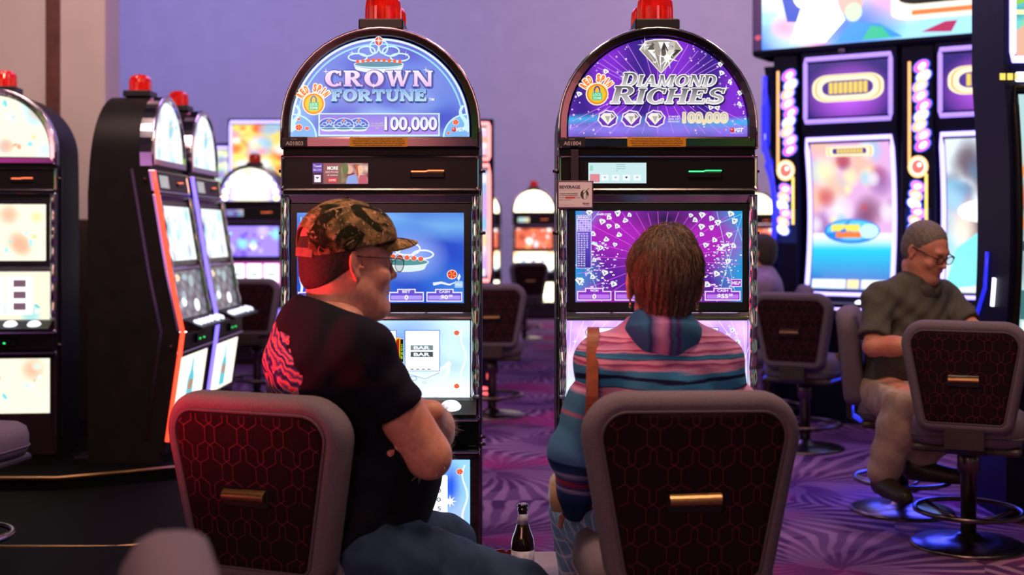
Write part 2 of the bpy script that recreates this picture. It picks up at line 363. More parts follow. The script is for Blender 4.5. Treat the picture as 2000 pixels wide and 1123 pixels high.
# ---------------------------------------------------------------- structure
def struct(o, label=None): o['kind'] = 'structure'; return o
def nodes_carpet():
    m = bpy.data.materials.new('patterned_carpet'); m.use_nodes = True; nt = m.node_tree; N = nt.nodes; L = nt.links; b = N['Principled BSDF']
    def n(t, **k):
        x = N.new(t)
        for a, v in k.items(): setattr(x, a, v)
        return x
    def math_(op, a, b_=None):
        x = n('ShaderNodeMath', operation=op)
        for i, v in enumerate((a, b_)):
            if v is None: continue
            if isinstance(v, (int, float)): x.inputs[i].default_value = v
            else: L.new(v, x.inputs[i])
        return x.outputs[0]
    tc = n('ShaderNodeTexCoord'); nz = n('ShaderNodeTexNoise'); nz.inputs['Scale'].default_value = 1.3
    L.new(tc.outputs['Object'], nz.inputs['Vector'])
    mx = n('ShaderNodeMix', data_type='VECTOR'); mx.inputs[0].default_value = .22
    L.new(tc.outputs['Object'], mx.inputs[4]); L.new(nz.outputs['Color'], mx.inputs[5])
    vo = n('ShaderNodeTexVoronoi', voronoi_dimensions='2D'); vo.inputs['Scale'].default_value = 1.25
    L.new(mx.outputs[1], vo.inputs['Vector'])
    sb = n('ShaderNodeVectorMath', operation='SUBTRACT'); sc_ = n('ShaderNodeVectorMath', operation='SCALE'); sc_.inputs['Scale'].default_value = 1.
    L.new(mx.outputs[1], sb.inputs[0]); L.new(vo.outputs['Position'], sb.inputs[1])
    sp = n('ShaderNodeSeparateXYZ'); L.new(sb.outputs[0], sp.inputs[0])
    ang = math_('ARCTAN2', sp.outputs['Y'], sp.outputs['X'])
    fan = math_('SINE', math_('MULTIPLY', ang, 34.))
    leaf = math_('SINE', math_('ADD', math_('MULTIPLY', ang, 3.), math_('MULTIPLY', vo.outputs['Distance'], 9.)))
    line = n('ShaderNodeValToRGB'); line.color_ramp.elements[0].position = .45; line.color_ramp.elements[1].position = .75
    L.new(math_('MULTIPLY', math_('ADD', fan, 1.), .5), line.inputs[0])
    rad = n('ShaderNodeValToRGB'); rad.color_ramp.elements[0].position = .1; rad.color_ramp.elements[1].position = .5
    L.new(vo.outputs['Distance'], rad.inputs[0])
    lf = n('ShaderNodeValToRGB'); lf.color_ramp.elements[0].position = .45; lf.color_ramp.elements[1].position = .62
    L.new(math_('MULTIPLY', math_('ADD', leaf, 1.), .5), lf.inputs[0])
    def mixc(f, a, c):
        x = n('ShaderNodeMix', data_type='RGBA')
        if isinstance(f, float): x.inputs[0].default_value = f
        else: L.new(f, x.inputs[0])
        for i, v in ((6, a), (7, c)):
            if isinstance(v, tuple): x.inputs[i].default_value = (*v, 1)
            else: L.new(v, x.inputs[i])
        return x.outputs[2]
    base = mixc(lf.outputs[0], (.090, .030, .125), (.17, .080, .205))
    c2 = mixc(math_('MULTIPLY', line.outputs[0], rad.outputs[0]), base, (.34, .19, .34))
    n2 = n('ShaderNodeTexNoise'); n2.inputs['Scale'].default_value = .9; L.new(tc.outputs['Object'], n2.inputs['Vector'])
    r2 = n('ShaderNodeValToRGB'); r2.color_ramp.elements[0].position = .56; r2.color_ramp.elements[1].position = .62; L.new(n2.outputs['Fac'], r2.inputs[0])
    c3 = mixc(math_('MULTIPLY', r2.outputs[0], .75), c2, (.34, .02, .16))
    n3 = n('ShaderNodeTexNoise'); n3.inputs['Scale'].default_value = 240; L.new(tc.outputs['Object'], n3.inputs['Vector'])
    r3 = n('ShaderNodeValToRGB'); r3.color_ramp.elements[0].position = .3; r3.color_ramp.elements[0].color = (.55, .55, .55, 1); r3.color_ramp.elements[1].position = .7
    L.new(n3.outputs['Fac'], r3.inputs[0])
    x = n('ShaderNodeMix', data_type='RGBA', blend_type='MULTIPLY'); x.inputs[0].default_value = 1.; L.new(c3, x.inputs[6]); L.new(r3.outputs[0], x.inputs[7])
    L.new(x.outputs[2], b.inputs['Base Color']); b.inputs['Roughness'].default_value = .95; b.inputs['Specular IOR Level'].default_value = .1
    bp = n('ShaderNodeBump'); bp.inputs['Strength'].default_value = .5; bp.inputs['Distance'].default_value = .003
    L.new(n3.outputs['Fac'], bp.inputs['Height']); L.new(bp.outputs[0], b.inputs['Normal'])
    return m
M['carpet'] = nodes_carpet()
M['wall'] = mat('lavender_wall', (.44, .40, .58), .9, 0, .04, 3)
M['beige_panel'] = mat('beige_wall_panel', (.52, .42, .40), .6, 0, .06, 2)
M['wood_trim'] = mat('brown_wood_trim', (.10, .025, .018), .5, 0, .3, 12)
M['dark_wood'] = mat('dark_wainscot', (.022, .008, .006), .5, 0, .3, 6)
M['plinth'] = mat('black_plinth', (.0022, .0018, .0022), .75, 0, .2, 4, spec=.06)
M['gold_trim'] = mat('gold_trim', (.26, .15, .07), .3, 1, .2, 6)

b = MB(); b.box((0, 10.5, -.02), (26, 25, .04)); struct(b.build('floor', 'carpet'))
b = MB(); b.box((0, 22.1, 3.5), (26, .2, 7)); struct(b.build('wall_back', 'wall'))
# panelled partition on the left, with its brown trims and dark wainscot
b = MB(); b.box((-4.30, 8.45, 2.9), (1.55, .3, 5.8)); b.box((-3.125, 8.35, 2.9), (.82, .3, 5.8)); struct(b.build('wall_left', 'beige_panel'))
b = MB(); b.bbox((-3.055, 8.18, 3.0), (.085, .05, 3.6), .006); struct(b.build('trim_1', 'wood_trim'))
b = MB(); b.bbox((-3.05, 8.10, .70), (.86, .2, 1.40), .01)
for k in range(4): b.bbox((-3.40+.22*k, 7.99, .70), (.012, .03, 1.36), .004)
struct(b.build('trim_2', 'dark_wood'))
# black machine platform, two steps, gold edge
def slab(pts, z0, z1, name, m='plinth', rim=None):
    b = MB(); n = len(pts)
    b.loft([[(*p, z0) for p in pts], [(*p, z1-.015) for p in pts], [(*q, z1) for q in inset(pts, .015)]], 0, caps=True)
    if rim: b.tube([(*p, z1-.004) for p in pts[rim[0]:rim[1]]], .010, 1, 8)
    return struct(b.build(name, [m, 'gold_trim']))
slab([(-6, 6.12), (-2.28, 6.16), (-1.66, 6.50), (-1.50, 8.6), (-1.5, 9.2), (-6, 9.2)], 0, .085, 'trim_3', rim=(0, 4))
slab([(-6, 2.6), (-1.12, 2.6), (-1.05, 5.06), (-2.2, 4.98), (-6, 4.98)], 0, .035, 'trim_4', 'plinth')
slab([(-6, 5.0), (-1.62, 5.02), (-.95, 5.25), (-.95, 6.05), (-1.62, 6.45), (-2.27, 6.11), (-6, 6.07)], 0, .03, 'trim_5', rim=(0, 3))

# ---------------------------------------------------------------- slot machines
SZ = 590.
def zpy(y): return EYE-(y-455)/SZ
SL = [(0, .08), (.25, .12), (.56, .17), (.70, .19), (.77, .17), (1.03, .115), (1.44, .04), (1.6, .01), (2.1, 0)]
def slant_y(z, s):
    if s == 0: return 0.
    for (a, p), (b_, q) in zip(SL, SL[1:]):
        if z <= b_: return -s*(p+(q-p)*max(0, (z-a))/(b_-a))
    return 0.
def slot_machine(label, loc, rz, cx, art, slant=0., group='slot machines with arched lit tops', number=None, D=.50, edge='dark_chrome', slot='orange_glow', fine=True, glass='art_s', disp=True, side_reflection=None):
    t = thing('slot_machine', label, 'slot machine', loc, rz, group)
    F = lambda z: slant_y(z, slant)
    def mp(x, y, d): z = zpy(y); return ((x-cx)/SZ, F(z)-.0015-d*.0009, z)
    P = lambda x, y, dy=0.: (x/SZ, F(zpy(y))+dy, zpy(y))
    W = .325
    # cabinet: sliced body with arched head
    def arch(hw, top, bot, n=26):
        cz = top-hw; pts = [(-hw, bot)]+[(-hw*math.cos(PI*k/n), cz+hw*math.sin(PI*k/n)) for k in range(n+1)]+[(hw, bot)]
        return pts
    b = MB(); zs = [0, .02, .25, .56, .70, .77, 1.03, 1.44, 1.6]+[1.6+.02+.385*math.sin(PI/2*k/22) for k in range(23)]
    top = zpy(54)-.004; hw0 = W; cz = top-hw0; loops = []
    for z in zs:
        z = min(z, top-.0004); w_ = hw0 if z < cz else math.sqrt(max(0, hw0**2-(z-cz)**2)); w_ = max(w_, .01)
        f = F(z)+.012; bk = D if z < 1.5 else D-.05*(z-1.5)/.5
        loops.append([(-w_, f, z), (w_, f, z), (w_, bk, z), (-w_, bk, z)])
    b.loft(loops, 0, caps=True); cb_ = b.build('cabinet', 'cab', t); cb_.data.shade_smooth(); cb_.data.set_sharp_from_angle(angle=.5)
    # arch trim
    A0 = arch(W+.004, zpy(54), zpy(291)); A1 = arch(W-.004, zpy(58), zpy(290)); A2 = arch(.302, zpy(69), zpy(270)); A3 = arch(.297, zpy(73), zpy(267))
    b = MB(); mpp = lambda A, dy: [(x, F(z)+dy, z) for x, z in A]
    b.loft([mpp(A0, .06), mpp(A0, -.004), mpp(A1, -.014), mpp(A2, -.016), mpp(A3, .004)], 0, closed=False, smooth=False)
    b.build('arch_trim', edge, t)
    b = MB(); b.tube(mpp(arch(W+.002, zpy(55), zpy(289)), -.008), .0045, 0, 8); b.build('arch_edge', 'chrome', t)
    # marquee glass
    g = Art(); art['dome'](g); mq = g.build('marquee', mp, t, glass)
    for nm, fn in art.get('dome_parts', []): g = Art(); fn(g); g.build(nm, mp, mq)
    b = MB(); zz = (zpy(268)+zpy(289))/2; b.bbox((0, F(zz)-.004, zz), (.650, .022, zpy(268)-zpy(289)), .005); ls = b.build('label_strip', edge, t)
    if number:
        off = -.018
        m2 = lambda x, y, d: (mp(x, y, d)[0], F(zz)-.0158-d*.0006, zpy(y))
        g = Art(); g.rect(cx-192, 269, cx-142, 286.5, '#0a0609', 0).text(number, cx-184, 276.5, cx-150, 284.5, '#b9a5b0', 1, .02).text('TGA', cx-190, 270.7, cx-183, 272.4, '#7d6a70', 1).text('20086', cx-174, 270.7, cx-162, 273.7, '#9a8890', 1)
        g.build('number_plate', m2, ls, 'print')
        g = Art(); g.rect(cx-60, 268.6, cx+54, 287, '#c98a12', 0, 2)
        for i, tx in enumerate(['To view source help, hold down cash out button for 5 seconds.', 'Game determination is based on bingo pattern only. Please see', 'reference to registered credits only. Plays are for entertaining', 'purposes only. All malfunctions void all pays and plays.']):
            g.text(tx, cx-54+(4 if i in (0, 3) else 0), 270.3+4.1*i, cx+48-(4 if i in (0, 3) else 0), 273.3+4.1*i, '#2a1503', 1, .02)
        g.build('notice_label', m2, ls, 'print')
    # card reader panel
    def rr(x0, y0, x1, y1, r, dy): return [(p[0]/SZ, F(zpy(p[1]))+dy, zpy(p[1])) for p in rpoly([(x0, y0), (x1, y0), (x1, y1), (x0, y1)], r, 5)]
    b = MB(); b.loft([rr(-194, 303, 194, 373, 4, .02), rr(-194, 303, 194, 373, 4, -.010), rr(-192, 305, 192, 371, 4, -.014), rr(-189, 307.5, 189, 368.5, 6, -.012), rr(-188, 308, 188, 368, 6, -.004)], 0)
    cp = b.build('card_panel_rim', 'chrome', t)
    b = MB(); b.loft([rr(-188.5, 307.5, 188.5, 368.5, 6, .0), rr(-188.5, 307.5, 188.5, 368.5, 6, -.005)], 0, caps=True); cpf = b.build('card_panel', 'black', t)
    if disp:
        g = Art(); art['display'](g); g.build('card_display', lambda x, y, d: (mp(x, y, d)[0], mp(x, y, d)[1]-.006, mp(x, y, d)[2]), t)
    b = MB(); c = P(92, 342, -.006); b.bbox(c, (.115, .012, .022), .004); cs = b.build('card_slot', 'black', t)
    b = MB(); b.tube([P(60, 335, -.0125), P(88, 335, -.0125), P(94, 333.4, -.0125), P(124, 333.4, -.0125)], .0022, 0, 6); b.build('slot_light', slot, cs)
    # chrome mitred frame around the game screen
    def bars(y0, y1, nm):
        b = MB(); O = rr(-194, y0, 194, y1, 2, -.012); I = rr(-177, y0+19, 177, y1-14, 1.5, .006); O2 = rr(-194, y0, 194, y1, 2, .02); J = rr(-192.5, y0+1.5, 192.5, y1-1.5, 2, -.0145)
        b.loft([O2, O, J, I], 0); return b.build(nm, 'chrome', t)
    bars(380, 620, 'screen_frame')
    b = MB(); b.loft([rr(-178, 398, 178, 607, 2, .002), rr(-178, 398, 178, 607, 2, -.001)], 0, caps=True); bz = b.build('screen_bezel', 'bezel', t)
    g = Art(); art['screen'](g); gs = g.build('game_screen', mp, t, glass)
    for nm, fn in art.get('screen_parts', []): g = Art(); fn(g); g.build(nm, mp, gs)
    # reel window
    b = MB(); O = rr(-194, 621, 194, 812, 2, -.010); O2 = rr(-194, 621, 194, 812, 2, .02); J = rr(-191, 623, 191, 810, 2, -.014); I = rr(-177, 624, 177, 777, 1.5, .004)
    b.loft([O2, O, J, I], 0); b.build('reel_frame', 'chrome', t)
    g = Art(); art['reels'](g); rg = g.build('reel_glass', mp, t, glass)
    for nm, fn in art.get('reel_parts', []): g = Art(); fn(g); g.build(nm, mp, rg)
    for s_ in (-1, 1):
        b = MB(); n = 10; loops = []
        for y in [384+8*k for k in range(29)]+[626+9*k for k in range(17)]:
            wob = .0030*math.sin(y*.11+s_)+.0022*math.sin(y*.047+s_*2)
            loops.append([(s_*(185.2/SZ+.0145*math.cos(PI*k/n)*s_*s_), F(zpy(y))-.010-(.012+wob)*math.sin(PI*k/n), zpy(y)) for k in range(n+1)])
        b.loft(loops, 0, closed=False, smooth=True); b.build('side_trim', 'chrome', t)
    # button deck
    zd = zpy(797); b = MB(); f0 = F(zd)
    prof = [(f0+.03, zpy(777)), (f0-.035, zpy(779)), (f0-.105, zpy(797)), (f0-.118, zpy(800)), (f0-.118, zpy(806)), (f0-.09, zpy(810)), (f0+.03, zpy(810))]
    b.loft([[(x, y, z) for y, z in prof] for x in (-.318, -.312, .312, .318)], 0, caps=True); bd = b.build('button_deck', 'black', t)
    for k, x in enumerate((-.24, -.16, -.08, 0, .115, .235)):
        b = MB(); rx = .030 if k > 3 else .024; q = Matrix.Rotation(.26, 3, 'X')
        b.lathe((0, 0, 0), [(.001, .012), (rx*.8, .0105), (rx, .005), (rx*1.02, 0), (rx*1.15, -.001), (rx*1.18, -.006)], 0, 18)
        o = b.build('play_button', 'button', bd, (x, f0-.072, zpy(789)+.004)); o.rotation_euler = (.26, 0, 0)
    b = MB(); b.bbox((0, F(zpy(816))-.008, zpy(816)), (.658, .05, .016), .005); b.build('deck_rail', 'chrome', t)
    # bill acceptor panel
    zb = zpy(846); b = MB(); b.bbox((0, F(zb)+.002, zb), (.64, .03, .088), .006)
    b.bbox((.03, F(zb)-.016, zb), (.2, .02, .05), .006); bp = b.build('bill_panel', 'black', t)
    for x in ((.075, .155) if fine else (-.02, .07)):
        b = MB(); b.ell((x, F(zb)-.028 if x < .13 else F(zb)-.015, zb-.004), (.006, .004, .004), 0, 10); b.build('indicator_light', 'green_led', bp)
    b = MB(); b.bbox((0, F(zpy(880))-.006, zpy(880)), (.658, .04, .014), .005); b.build('belly_rail', 'chrome', t)
    # belly door
    def dr(x0, y0, x1, y1, r, dy): return rr(x0, y0, x1, y1, r, dy)
    b = MB(); b.loft([dr(-194, 886, 194, 1200, 3, .02), dr(-194, 886, 194, 1200, 3, -.006), dr(-191, 888, 191, 1198, 3, -.010), dr(-176, 896, 176, 1072, 2, -.004), dr(-174, 897, 174, 1070, 2, .004)], 0)
    b.build('belly_door', 'dark_gloss', t)
    g = Art(); art['belly'](g); bg = g.build('belly_glass', mp, t, glass)
    for nm, fn in art.get('belly_parts', []): g = Art(); fn(g); g.build(nm, mp, bg)
    b = MB(); b.bbox((0, .22, .016), (.60, .40, .03), .005); b.build('base', 'black', t)
    # locks on the flanks
    for s_ in (-1, 1):
        for y in ((333, 455, 858, 872) if fine else (333, 858)):
            b = MB(); r = .0075; z = zpy(y); b.lathe((0, F(z)+.045, z), [(r, s_*(W-.002)), (r, s_*(W+.010)), (r*.7, s_*(W+.013)), (r*.7, s_*(W+.020)), (r*.4, s_*(W+.021))], 0, 12, axis='x'); b.build('lock', 'steel', t)
        b = MB(); z0, z1 = zpy(1150), zpy(300)
        b.loft([[(s_*(W+.001), F(z)+.10+a, z), (s_*(W+.006), F(z)+.10+a, z), (s_*(W+.006), F(z)+.115+a, z), (s_*(W+.001), F(z)+.115+a, z)] for z, a in ((z0, 0), (.7, 0), (1.0, 0), (1.3, 0), (z1, 0))], 0, caps=True); b.build('side_seam', 'dark_gloss', t)
    if side_reflection:
        b = MB(); pts = [(-W-.004, F(z)-.006, z) for z in (.12, .3, .56, .7, .9, 1.03, 1.25, 1.44, 1.56)]
        b.tube(pts, .012, 0, 8); b.build('edge_light', side_reflection, t)  # glowing tube in place of a reflection in the chrome edge trim
    # beacons, one behind the other
    for yb_ in ((.075, .29) if fine else (D*.45,)):
     b = MB(); b.bbox((0, yb_, zpy(46)), (.148, .15, .034), .004); bb = b.build('beacon', 'beacon_base', t)
     b = MB(); r = .060; z0 = zpy(38); n = 48; loops = []
     for k, (rr_, h) in enumerate([(r, 0), (r, .006), (r*.985, .05), (r*.94, .074), (r*.80, .088), (r*.45, .096), (.004, .098)]):
         loops.append([((rr_*(1+(.018 if i % 2 else -.018)*(k < 4)))*math.cos(2*PI*i/n), yb_+(rr_*(1+(.018 if i % 2 else -.018)*(k < 4)))*math.sin(2*PI*i/n), z0+h) for i in range(n)])
     b.loft(loops, 0, caps=True); b.build('beacon_lens', 'red_lens', bb)
    return t

def mixl(a, b_, k): k = min(1, max(0, k)); return tuple(a[i]+(b_[i]-a[i])*k for i in range(3))
def sn(x, y, s=0): return .5+.25*(math.sin(x*.031+y*.023+s)+math.sin(x*-.019+y*.047+1.7*s+math.sin(x*.02+s)*1.5))
def dome_span(cx, hw=175, top=74):
    cy = top+hw
    return lambda y: (cx-(hw if y > cy else math.sqrt(max(0.01, hw*hw-(cy-y)**2))), cx+(hw if y > cy else math.sqrt(max(0.01, hw*hw-(cy-y)**2))))
DX = 742.
# --- Crown artwork
c_deep, c_mid, c_pale, c_lil = lin('#1c49c8'), lin('#4d7fe0'), lin('#8fc4f6'), lin('#8f9be8')
def crown_bg(x, y):
    k = sn(x, y, .6); c = mixl(c_mid, c_deep, (k-.45)*2.6); c = mixl(c, c_pale, (y-200)/55+(.42-k)*1.5); c = mixl(c, c_lil, .35*sn(x*1.7, y*1.3, 3)); return c
LB = '#c8f4ff'
def crown(g, x, y, k, d=4, full=True):
    w = LB
    def P(pts): return [(x+a*k, y+b_*k) for a, b_ in pts]
    g.strip(arcpts(x, y+34*k, 50*k, 9*k, 180, 360, 20), arcpts(x, y+42*k, 47*k, 9*k, 180, 360, 20), '#e6fbff', d)
    g.ellipse(x, y+34*k, 48*k, 6*k, '#2f8ea8', d+.2); g.ring(x, y+34*k, 50*k, 8*k, 2.6*k, w, d+.4)
    for s_ in (-1, 1):
        g.ring(x+s_*42*k, y+20*k, 20*k, 9*k, 3*k, w, d+.6); g.ring(x+s_*24*k, y+8*k, 18*k, 11*k, 3*k, w, d+.6)
        g.ring(x+s_*9*k, y+0*k, 10*k, 14*k, 3*k, w, d+.6)
    if full:
        for i in range(9): a = (i-4)/4; g.ellipse(x+a*42*k, y+(29-3.5*math.cos(a*1.5))*k, 3.6*k, 3.8*k, '#ff5a2a', d+1)
    g.ellipse(x, y-12*k, 8.5*k, 10*k, LB, d+1.2); g.ellipse(x, y-12*k, 7*k, 8.5*k, '#e0300c', d+1.4); g.poly(P([(-3, -16), (3, -17), (5, -10), (-1, -6)]), '#ff8a58', d+1.6)
def jewel(g, x, y, r, d=4):
    g.ellipse(x, y, r*1.15, r*1.05, '#ffe2d4', d); g.ellipse(x, y, r, r*.9, '#e03a10', d+.3, 9)
    for k in range(5): q = k*1.256+.3; g.poly([(x, y), (x+r*.9*math.cos(q), y+r*.8*math.sin(q)), (x+r*.7*math.cos(q+.5), y+r*.7*math.sin(q+.5))], '#ff9a6a', d+.6)
def redspin(g, x, y, inner='#f5d020', r=20):
    outlined(g, 2.2, '#fff4dc', lambda a, b_, c, d: g.arctext('RED SPIN', x+a, y+3+b_, r+3, 15, 158, 28, c, d, .06), 4)
    g.arctext('RED SPIN', x, y+3, r+3, 15, 158, 28, '#ff7a10', 5, .06)
    g.ellipse(x, y+4, r+2.4, r+2.4, '#fff1d0', 5.2); g.ellipse(x, y+4, r, r, '#f08a10', 5.4); g.ellipse(x, y+4, r-3, r-3, inner, 5.6)
    g.ring(x, y-3, 6.5, 9, 2.8, '#3b7fd0' if inner == '#f5d020' else '#4a2aa0', 5.8, 0, 180, 12)
    g.rect(x-6.5, y-4, x-3.7, y+2, '#3b7fd0', 5.8); g.rect(x+3.7, y-4, x+6.5, y+2, '#3b7fd0', 5.8)
    g.rect(x-9.5, y+1, x+9.5, y+16, '#35c58a', 6); g.text('LOCK', x-8, y+2.6, x+8, y+7.8, '#d9ffe9', 6.3, .03); g.text('ZONE', x-8, y+9.4, x+8, y+14.6, '#d9ffe9', 6.3, .03)
def vgt(g, x, y):
    g.ellipse(x, y, 4.5, 4.5, '#e02020', 5); g.ellipse(x-1.2, y-1.2, 1.8, 1.8, '#ffb0a0', 5.2); g.text('VGT', x+3.5, y-4, x+22, y+4, '#ffffff', 5.2, .04, .3)
def crown_dome(g):
    sp = dome_span(DX); g.grid(0, 74.3, 0, 267, 60, 56, crown_bg, 0, sp)
    for q, wd, c in ((0, 4, '#d9f2ff'), (9, 3.2, '#8fdcff')):
        P = arcpts(DX, 74+175, 172-q, 172-q, 183 if q == 0 else 166, -3 if q == 0 else 14, 50); g.line(P, wd, c, 1+q*.05)
    for s_ in (-1, 1):
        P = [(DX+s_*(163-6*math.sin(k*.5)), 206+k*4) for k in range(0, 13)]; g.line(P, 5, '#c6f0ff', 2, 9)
        g.ring(DX+s_*170, 268, 47, 46, 3, '#bff0ff', 1.5, 90 if s_ > 0 else 0, 180 if s_ > 0 else 90, 14)
        g.strip(arcpts(DX+s_*170, 268, 44, 43, 90 if s_ > 0 else 0, 180 if s_ > 0 else 90, 14), [(DX+s_*170, 266)]*15, '#6fb4f0', 1.2)
    g.rect(622, 221, 859, 266, '#c4f2ff', 2); g.vgrad(625, 223.5, 856, 263, '#7d78e0', '#a58ef0', 2.3)
    for x, y, r in ((584, 249, 6.5), (600, 251, 4), (584, 233, 3), (890, 239, 5.5), (876, 260, 3)): jewel(g, x, y, r, 3)
    for x in (662, 700, 674+7):
        pass
def crown_dome_emblem(g):
    crown(g, 740, 92.5, .98, 4); g.star(740, 80, 11, '#ffffff', 7); g.star(688, 104, 7, '#dff8ff', 7); g.star(793, 106, 7, '#dff8ff', 7)
def crown_sym(i, x):
    def fn(g):
        z = 4+i; g.ellipse(x, 243.5, 20.5, 13.2, '#dff4ff', z); g.ellipse(x, 243.5, 19, 12, '#2d62d0', z+.2); crown(g, x, 240, .33, z+.3, False)
    return fn
def crown_title(g):
    outlined(g, 3., '#274a9e', lambda a, b_, c, d: serif(g, 'CROWN', 635, 844, 169, 31, c, d, dx=a+1, dy=b_+1.5, T=.30, t=.14), 4)
    serif(g, 'CROWN', 635, 844, 169, 31, '#f4ecff', 5, T=.30, t=.14, col2='#e7bff2')
    outlined(g, 2.4, '#234a8c', lambda a, b_, c, d: serif(g, 'FORTUNE', 648, 832, 198, 22, c, d, dx=a+1, dy=b_+1.2), 4)
    outlined(g, 1., '#9fd9f5', lambda a, b_, c, d: serif(g, 'FORTUNE', 648, 832, 197, 21, c, d, dx=a, dy=b_), 4.4)
    serif(g, 'FORTUNE', 648, 832, 197, 21, '#6fa8e6', 5, col2='#b7e4fb'); g.text('TM', 838, 192, 848, 197, '#ffffff', 5, .02)
    for x, y in ((637, 140), (832, 137), (730, 168)): g.star(x, y, 7, '#ffffff', 6)
def crown_jackpot(g):
    outlined(g, 1.6, '#4a3c96', lambda a, b_, c, d: g.text('100,000', 751+a+1, 228+b_+1, 854+a+1, 259+b_+1, c, d, .03), 4)
    g.text('100,000', 751, 228, 854, 259, '#cfe8ff', 5, .03, 0, '#ffffff')
    for i, t_ in enumerate(('AT MAX BET', 'ON 1ST PAYLINE', 'ONLY')): g.text(t_, 726 if i == 0 else (723 if i == 1 else 734), 240+4.3*i, 749 if i == 0 else (752 if i == 1 else 741), 242.8+4.3*i, '#e9e070', 4)
    vgt(g, 887, 253)
def crown_disp(g):
    g.rect(611, 318, 720, 360, '#241036', 0); g.rect(611, 319, 630, 337, '#5a3cae', 1); g.text('Towel', 613, 322, 628, 327, '#ffffff', 2); g.text('BILOXI', 613, 330, 628, 334, '#e8dcff', 2)
    g.rect(614.5, 342, 627, 356, '#f6f0ff', 1); g.poly([(617, 346), (624, 346), (620.5, 350)], '#201030', 2)
    g.grid(632, 319, 719, 359, 26, 14, lambda x, y: mixl(mixl(lin('#7a2c34'), lin('#e8c8b8'), sn(x*5, y*6, 2)*1.3-.25 if x > 668 else .1), lin('#5a6a3a'), .6 if 660 < x < 676 else 0), 1)
    g.ellipse(683, 332, 7, 8, '#e6b098', 2); g.ellipse(704, 331, 7, 8, '#f0bea0', 2); g.line([(697, 322), (699, 344)], 4, '#c25a2a', 2.4); g.poly([(676, 359), (680, 344), (696, 340), (700, 359)], '#8aa6e8', 2.2); g.poly([(700, 359), (703, 342), (716, 342), (718, 359)], '#c05a70', 2.2)
    g.ellipse(675, 330, 6, 12, '#54703a', 2.6)
    g.text('MORE', 640, 325, 661, 332, '#ffffff', 3, .03); g.text('WAYS TO WIN', 636, 334.5, 661, 338.5, '#ffe3e3', 3); g.text('all summer', 640, 340.5, 661, 343.5, '#ffffff', 3); g.rect(641, 347, 659, 357, '#d8323c', 3); g.text('GAMES', 643, 350, 657, 354, '#ffffff', 4)
def crown_screen(g):
    ca, cb, cc, cd = lin('#3f86e6'), lin('#1747c8'), lin('#9db4fa'), lin('#7ec4fa')
    def f(x, y):
        r = math.hypot((x-800)/70, (y-500)/48); c = mixl(ca, cb, sn(x*.8, y*.8, 2.2)*1.1-.1); c = mixl(c, cd, max(0, 1-abs(y-430-(x-800)*.15)/34)*.7*(.5+sn(x*1.5, y, 1)))
        return mixl(c, cc, max(0, 1.15-r)*.9)
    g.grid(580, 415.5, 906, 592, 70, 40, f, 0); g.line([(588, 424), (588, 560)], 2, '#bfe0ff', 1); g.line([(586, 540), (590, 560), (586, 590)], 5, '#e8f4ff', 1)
def crown_screen_emblem(g):
    w = '#eef6ff'
    g.strip(arcpts(790, 512, 46, 8, 180, 360, 20), arcpts(790, 524, 40, 7, 180, 360, 20), '#dff4f4', 3); g.ellipse(790, 512, 46, 7, '#4f9a9e', 3.2); g.ring(790, 512, 48, 9, 2.6, w, 3.4)
    g.ring(826, 497, 22, 10, 3.6, w, 3.6); g.ring(796, 486, 26, 14, 3.4, w, 3.6); g.ring(770, 484, 14, 14, 3, w, 3.6)
    for k in range(5): jewel(g, 768+k*13.5, 501+k*1.2, 5, 4.5)
    jewel(g, 883, 536, 9, 4); g.line([(846, 555), (862, 552), (878, 556), (888, 552)], 6, w, 3.8, 2); g.poly([(893, 543), (897, 534), (900, 540), (896, 549)], w, 4); g.rect(888, 549, 904, 562, '#a9d2f8', 4.2, 2); g.text('HELP', 890, 553, 902, 557.5, '#ffffff', 5)
def meterbox(g, x0, x1, y0, title, val, rim='#f2ecff', c0='#6a54d4', c1='#b49cff', sup=None):
    m_ = (x0+x1)/2
    for k, (o_, c) in enumerate(((0, rim), (2.2, None))):
        P = [(x0+o_, y0+6+o_), (m_-18+o_, y0+6+o_), (m_-18+o_, y0+o_), (m_+18-o_, y0+o_), (m_+18-o_, y0+6+o_), (x1-o_, y0+6+o_), (x1-o_, y0+25-o_), (x0+o_, y0+25-o_)]
        if c: g.poly(P, c, 5)
        else: g.poly(P, c0, 5.4); g.rect(x0+4, y0+13, x1-4, y0+21, c1, 5.6, 2)
    wv = 2.6*len(title); g.text(title, m_-wv, y0+3, m_+wv, y0+8, '#ffffff', 6, .02)
    wv = 3.6*len(val); g.text(val, m_-wv, y0+12, m_+wv, y0+21.5, '#ffffff', 6.2, .03)
    if sup: g.text(sup, m_+wv+1, y0+11.5, m_+wv+9, y0+16, '#ffffff', 6.2, .03)
def crown_meters(g):
    meterbox(g, 582, 652, 564, 'WON', '0'); meterbox(g, 660, 752, 564, 'CREDITS', '0'); meterbox(g, 760, 828, 564, 'BET', '0'); meterbox(g, 833, 903, 564, 'CASH', '$0', sup='00')
